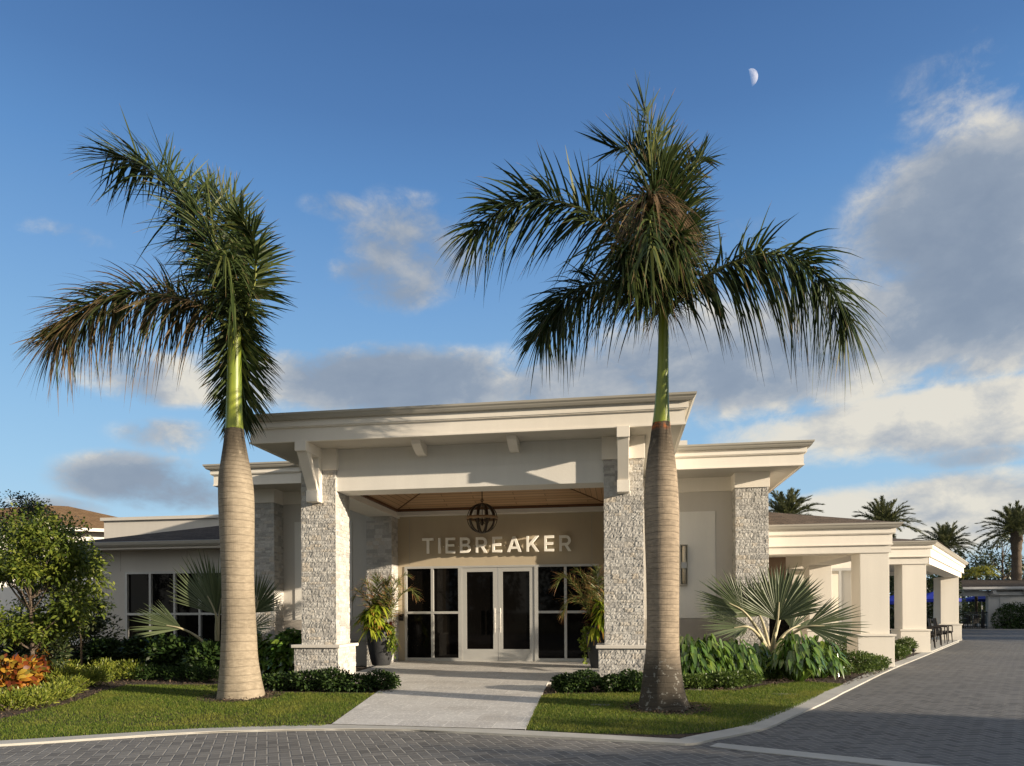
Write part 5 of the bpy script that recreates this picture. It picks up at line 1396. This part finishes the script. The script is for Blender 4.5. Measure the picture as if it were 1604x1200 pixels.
b = MB(); b.box(7.77, 9.23, 29.2, 29.88, .425, .56); b.box(7.77, 9.23, 29.74, 29.89, .565, .86); bev(b.build('cushion', M['farwall'], SF), .04, 3)

# ------------------------------------------------------------------ pool house across the drive
FYW = 56.0
wx0, wx1, o0, o1 = PY(1400, 980, FYW)[0], PY(1740, 980, FYW)[0], PY(1507, 980, FYW)[0], PY(1548.5, 980, FYW)[0]
ez = PY(1560, 925, FYW)[2]; oz = PY(1530, 934, FYW)[2]
PH = thing('pool_house', (wx1 - 6, FYW, -.1), 'long low grey stucco building with shingle roof across the far end of the drive', 'building')
b = MB(); b.box(o1, wx1, FYW, FYW + .4, -.4, ez); b.box(wx0, o0, FYW, FYW + .4, -.4, ez); b.box(o0, o1, FYW, FYW + .4, oz, ez); b.build('wall', M['farwall'], PH)
px_ = PY(1566, 940, FYW)[0]; pz = PY(1566, 932, FYW)[2]
b = MB(); b.box(px_, px_ + 3.4, FYW - .05, FYW - .002, -.1, pz); b.box(o1, wx1, FYW - .3, FYW - .003, ez - .35, ez - .12); b.build('wall_panel', M['farwall'], PH)
b = MB(); rz0, rz1 = ez + .25, PY(1560, 907, FYW + 4)[2]
b.poly([(wx0, FYW - .7, rz0), (wx1, FYW - .7, rz0), (wx1, FYW + 5, rz1), (wx0, FYW + 5, rz1)]); b.poly([(wx0, FYW + 5, rz1), (wx1, FYW + 5, rz1), (wx1, FYW + 9, rz0), (wx0, FYW + 9, rz0)]); b.build('roof', M['darkshingle'], PH)
b = MB(); b.box(wx0, wx1, FYW - .66, FYW - .6, ez + .02, rz0 - .02); b.box(wx0, wx1, FYW - .78, FYW - .665, rz0 - .16, rz0); b.build('gutter', M['farwall'], PH)
for xx_ in (1555, 1604):
    p = PY(xx_, 926, FYW - .3); b = MB(); b.box(p[0] - .12, p[0] + .12, FYW - .58, FYW - .31, ez - .25, ez + .02); b.build('bracket', M['farwall'], PH)
GT = thing('metal_gate', ((o0 + o1) / 2, FYW + .15, -.1), 'black metal picket gate in the opening of the far building', 'gate')
gh = PY(1530, 958, FYW)[2]; b = MB()
for i in range(15):
    x_ = o0 + (o1 - o0) * (i + .5) / 15; b.box(x_ - .015, x_ + .015, FYW + .14, FYW + .17, -.05, gh)
b.build('pickets', M['black'], GT)
b = MB(); b.box(o0, o1, FYW + .12, FYW + .138, gh - .1, gh - .04); b.box(o0, o1, FYW + .12, FYW + .138, .05, .11); b.build('rails', M['black'], GT)
for x_ in (o0 + .10, o0 + (o1 - o0) * .82):
    b = MB(); b.box(x_ - .07, x_ + .07, FYW + .08, FYW + .118, -.1, gh + .15); b.build('post', M['black'], GT)
hx0 = PY(1574, 985, FYW - 1)[0]
shrub('hedge_shrub', (hx0 + .3, FYW - 1.2, -.1), (1.0, .8, 1.25), 3200, .14, .07, 'hedge', 501, 'clipped dark hedge against the far building, left half', 'hedge', None, h=1.0, fill=.75)
shrub('hedge_shrub', (hx0 + 2.2, FYW - 1.2, -.1), (1.2, .8, 1.4), 3600, .14, .07, 'hedge', 502, 'clipped dark hedge against the far building, right half', 'hedge', None, h=1.1, fill=.75)

def umbrella(loc, h, r_, label):
    Um = thing('patio_umbrella', loc, label, 'umbrella', 'blue patio umbrellas'); loc = np.array(loc, float)
    b = MB(); b.tube([loc, loc + (0, 0, h + .05)], .03, 8); b.build('pole', M['white'], Um)
    b = MB(); n = 8; a = np.arange(n) * 2 * math.pi / n
    top = loc + (0, 0, h); rim = loc + np.stack([r_ * np.cos(a), r_ * np.sin(a), np.full(n, h - .42)], 1); low = rim - np.array([0, 0, .16])
    b.add(np.vstack([[top], rim]), [(0, 1 + i, 1 + (i + 1) % n) for i in range(n)]); b.add(np.vstack([rim, low]), [(i, (i + 1) % n, n + (i + 1) % n, n + i) for i in range(n)])
    b.build('canopy', M['blue'], Um)
    b = MB(); b.lathe([(.001, 0), (.28, 0), (.28, .06), (.05, .1), (.001, .1)], loc, 16); b.build('base', M['black'], Um)
def at(x, Y): return PY(x, 980, Y)[0]
umbrella((at(1404, 44), 44, -.1), 2.35, 1.5, 'blue patio umbrella seen between the porch and terrace columns')
umbrella((at(1463, 42), 42, -.1), 2.45, 1.4, 'blue patio umbrella seen under the terrace pavilion roof')
umbrella((at(1538, 66), 66, -.1), 2.75, 2.0, 'blue patio umbrella behind the black metal gate')
for i, (x, Y, lb) in enumerate([(1518, 63, 'white patio table left behind the gate'), (1540, 64, 'white patio table right behind the gate')]):
    T_ = thing('patio_table', (at(x, Y), Y, -.1), lb, 'table', 'white tables behind the gate')
    b = MB(); b.box(at(x, Y) - .7, at(x, Y) + .7, Y - .45, Y + .45, .92, .97); b.build('tabletop', M['white'], T_)
    for sx in (-.6, .6):
        for sy in (-.38, .38):
            b = MB(); b.box(at(x, Y) + sx - .03, at(x, Y) + sx + .03, Y + sy - .03, Y + sy + .03, -.1, .92); b.build('leg', M['white'], T_)
for i, (x, Y, lb) in enumerate([(1513, 61.2, 'dark chair left behind the gate'), (1526, 61.0, 'dark chair in the middle behind the gate'), (1537, 61.4, 'dark chair right behind the gate')]):
    dup(c0_, (at(x, Y), Y, -.1), R(180 + 12 * i), 1.0, lb, 'dark chairs behind the gate')
b = MB(); b.poly([(14, 57, -.098), (50, 57, -.098), (50, 80, -.098), (14, 80, -.098)]); b.build('pool_deck', M['kerb'], label='pale pool deck behind the far building', cat='deck', kind='structure')
# dark planting seen through the terrace
for i, (x, Y, r_, h_, lb) in enumerate([(1398, 47, 1.6, 3.4, 'dark tall bush seen between porch and terrace columns'), (1462, 46, 1.7, 3.2, 'dark tall bush seen under the terrace pavilion'), (1436, 50, 2.4, 3.6, 'dark tall bush behind the first terrace column'), (1520, 74, 2.6, 2.0, 'dark bush beyond the gate on the left'), (1545, 76, 2.4, 2.2, 'dark bush beyond the gate on the right'), (1375, 50, 2.4, 3.6, 'dark tall bush behind the first porch column')]):
    shrub('tall_bush', (at(x, Y), Y, -.3), (r_, 1.2, h_), 2200, .26, .12, 'darktree', 520 + i, lb, 'bush', 'dark bushes beyond the terrace', h=h_ * .75)

# ------------------------------------------------------------------ distant palms and trees
DP = thing('date_palm', (0, 0, 0), 'x', 'palm tree', 'date palms beyond the terrace')
b = MB(); hgt = 7.0; pr = [(.45, -.3), (.36, .4), (.33, 3), (.33, 5.5), (.42, 6.4), (.34, 7.0)]
zz = np.linspace(0, 1, 40); rr = np.interp(zz * 7.3 - .3, [q[1] for q in pr], [q[0] for q in pr]) * (1 + .08 * np.sin(zz * 170))
b.lathe(list(zip(rr, zz * 7.3 - .3)), (0, 0, 0), 14); b.build('trunk', M['bark'], DP)
b = MB(); r = np.random.default_rng(77)
for i in range(52):
    a = i * 2.4 + r.uniform(-.2, .2); e = np.array([math.cos(a), math.sin(a), 0]); q = i / 51
    up_ = 1.35 - 1.5 * q + r.uniform(-.1, .1); Lf = r.uniform(2.5, 3.1)
    d0 = e * math.cos(up_) + np.array([0, 0, math.sin(up_)]); P0 = np.array([0, 0, 6.9])
    P = [P0, P0 + d0 * Lf * .35, P0 + d0 * Lf * .7 + (0, 0, -.12 * Lf * (.4 + q * .5)), P0 + d0 * Lf * .95 + (0, 0, -.36 * Lf * (.4 + q * .4))]
    frond(b, P, .50, 64, 700 + i, .12, 28, .055, .15, 24, .6, 0, .03, .5, (48, 22))
b.build('crown', [M['date'], M['petiole']], DP)
dps = [(1232, 812, 42, .88, 'date palm rising over the porch roof beside the right pillar'), (1384, 822, 46, .84, 'date palm crown above the end of the porch roof'), (1480, 856, 56, .88, 'date palm crown above the terrace pavilion roof'), (1592, 832, 56, 1.05, 'tallest date palm at the right edge, trunk in view')]
for i, (x, y, Y, s_, lb) in enumerate(dps):
    p = PY(x, y, Y + 4.5); loc = (p[0], Y + 4.5, p[2] - 7.0 * s_)
    if i == 0: DP['label'] = lb; DP.location = loc; DP.scale = (s_,) * 3
    else: dup(DP, loc, 1.1 * i, s_, lb)
p = PY(1529, 897, 60); YP = thing('yellow_palm', (p[0], 64, -.2), 'small bright yellow green palm above the far roof', 'palm tree')
b = MB(); topz = PY(1529, 905, 64)[2]; px0 = PY(1529, 905, 64)[0]
b.tube([(px0, 64, -.2), (px0, 64, topz)], .12, 8); b.build('trunk', M['bark'], YP); b = MB()
for i in range(12):
    a = i * 2.4; e = np.array([math.cos(a), math.sin(a), 0]); P0 = np.array([px0, 64, topz]); k_ = .6 + .5 * (i % 3)
    frond(b, [P0, P0 + e * .5 + (0, 0, .45 * k_), P0 + e * 1.1 + (0, 0, .55 * k_), P0 + e * 1.7 + (0, 0, .2 * k_)], .55, 34, 800 + i, .4, 10, .06, .15, 15, .7, 0, .02, .5, (60, 30))
b.build('crown', [M['yellowpalm'], M['petiole']], YP)
for i, (x, ytop, Y, cw, lb) in enumerate([(1572, 832, 72, 2.6, 'sparse thin tree left of the tallest date palm'), (1545, 868, 78, 3.4, 'dense dark tree beyond the far building'), (1606, 878, 76, 3.0, 'dark tree behind the tallest date palm trunk'), (1498, 880, 80, 3.0, 'dark low tree behind the terrace roof end'), (1640, 850, 74, 3.2, 'dark tree at the right edge beyond the far building'), (1500, 858, 76, 1.6, 'wispy thin tree right of the third date palm')]):
    p = PY(x, ytop, Y); h_ = p[2] + .3
    tree('far_tree', (p[0], Y, -.3), h_, (cw, cw, cw * (.30 if i in (0, 5) else .42)), 'darktree', 600 + i, lb, 1100 if i in (0, 5) else 2600, .30, .13, 'trees beyond the far building', .16, clumps=16, low=.35 if i in (0, 5) else .2)

# ------------------------------------------------------------------ moon
mp = ray(1175, 122) * 900 + np.array([0, 0, CAMZ])
rM = 11.8 / 1100 * 900     # the sunlit half; the night side cannot be told from the sky
sw = np.array(sdir); su = np.cross(sw, (0, 0, 1)); su /= np.linalg.norm(su); sv = np.cross(sw, su)
b = MB(); b.lathe([(max(.001, rM * math.cos(t_)), rM * math.sin(t_)) for t_ in np.linspace(.0, math.pi / 2, 20)], (0, 0, 0), 48)
b.v[0] = mp + b.v[0] @ np.stack([su, sv, sw])
b.build('moon', M['moon'], label='half moon high in the sky right of the tall palm', cat='moon')

# ------------------------------------------------------------------ hedge and trees across the road that shade the forecourt
S_ = np.array([math.sin(R(SUN_AZ)), math.cos(R(SUN_AZ))]); N_ = np.array([-S_[1], S_[0]]) if -S_[1] > 0 else np.array([S_[1], -S_[0]])
def offpt(t_, n_): 
    q = S_ * t_ + N_ * n_; return q
shade = MB(); sr = np.random.default_rng(9)
H0 = None
for i, n_ in enumerate(np.arange(-9.9, 10.0, 1.5)):
    q = offpt(26, n_)
    if H0 is None:
        H0 = shrub('tall_hedge', (q[0], q[1], -.1), (1.2, 1.2, 3.1), 3400, .34, .22, 'darktree', 901, 'tall dark hedge across the road, to the right of the view', 'hedge', 'tall hedge across the road', h=3.3, fill=.55); hc = MB(); hc.lathe([(.01, -.1), (.75, .0), (.85, 2.5), (.85, 4.9), (.7, 5.35), (.01, 5.42)], (q[0], q[1], -.1), 14); hc.build('core', M['mulch'], H0)
    else: dup(H0, (q[0], q[1], -.1), i * 1.3, (1, 1, float(sr.uniform(.985, 1.01))))
T0 = None
for i, n_ in enumerate((40, 47, 54, 61, 68)):
    q = offpt(60, n_)
    if T0 is None: T0 = tree('shade_tree', (q[0], q[1], -.2), 12.5, (4.5, 4.5, 2.2), 'darktree', 950, 'large dark tree beyond the right side of the drive', 5200, .5, .24, 'large trees right of the drive', .3, clumps=26, low=.15)
    else: dup(T0, (q[0], q[1], -.2), i * 1.7)

for i, (x, y) in enumerate(((-30, -24), (-21, -28), (-12, -25), (-3, -29), (6, -25), (15, -28), (24, -25), (33, -29))):
    dup(T0, (x, y, -.2), i * 2.1, 1.0, 'large dark tree across the road behind the viewpoint', 'large trees across the road')
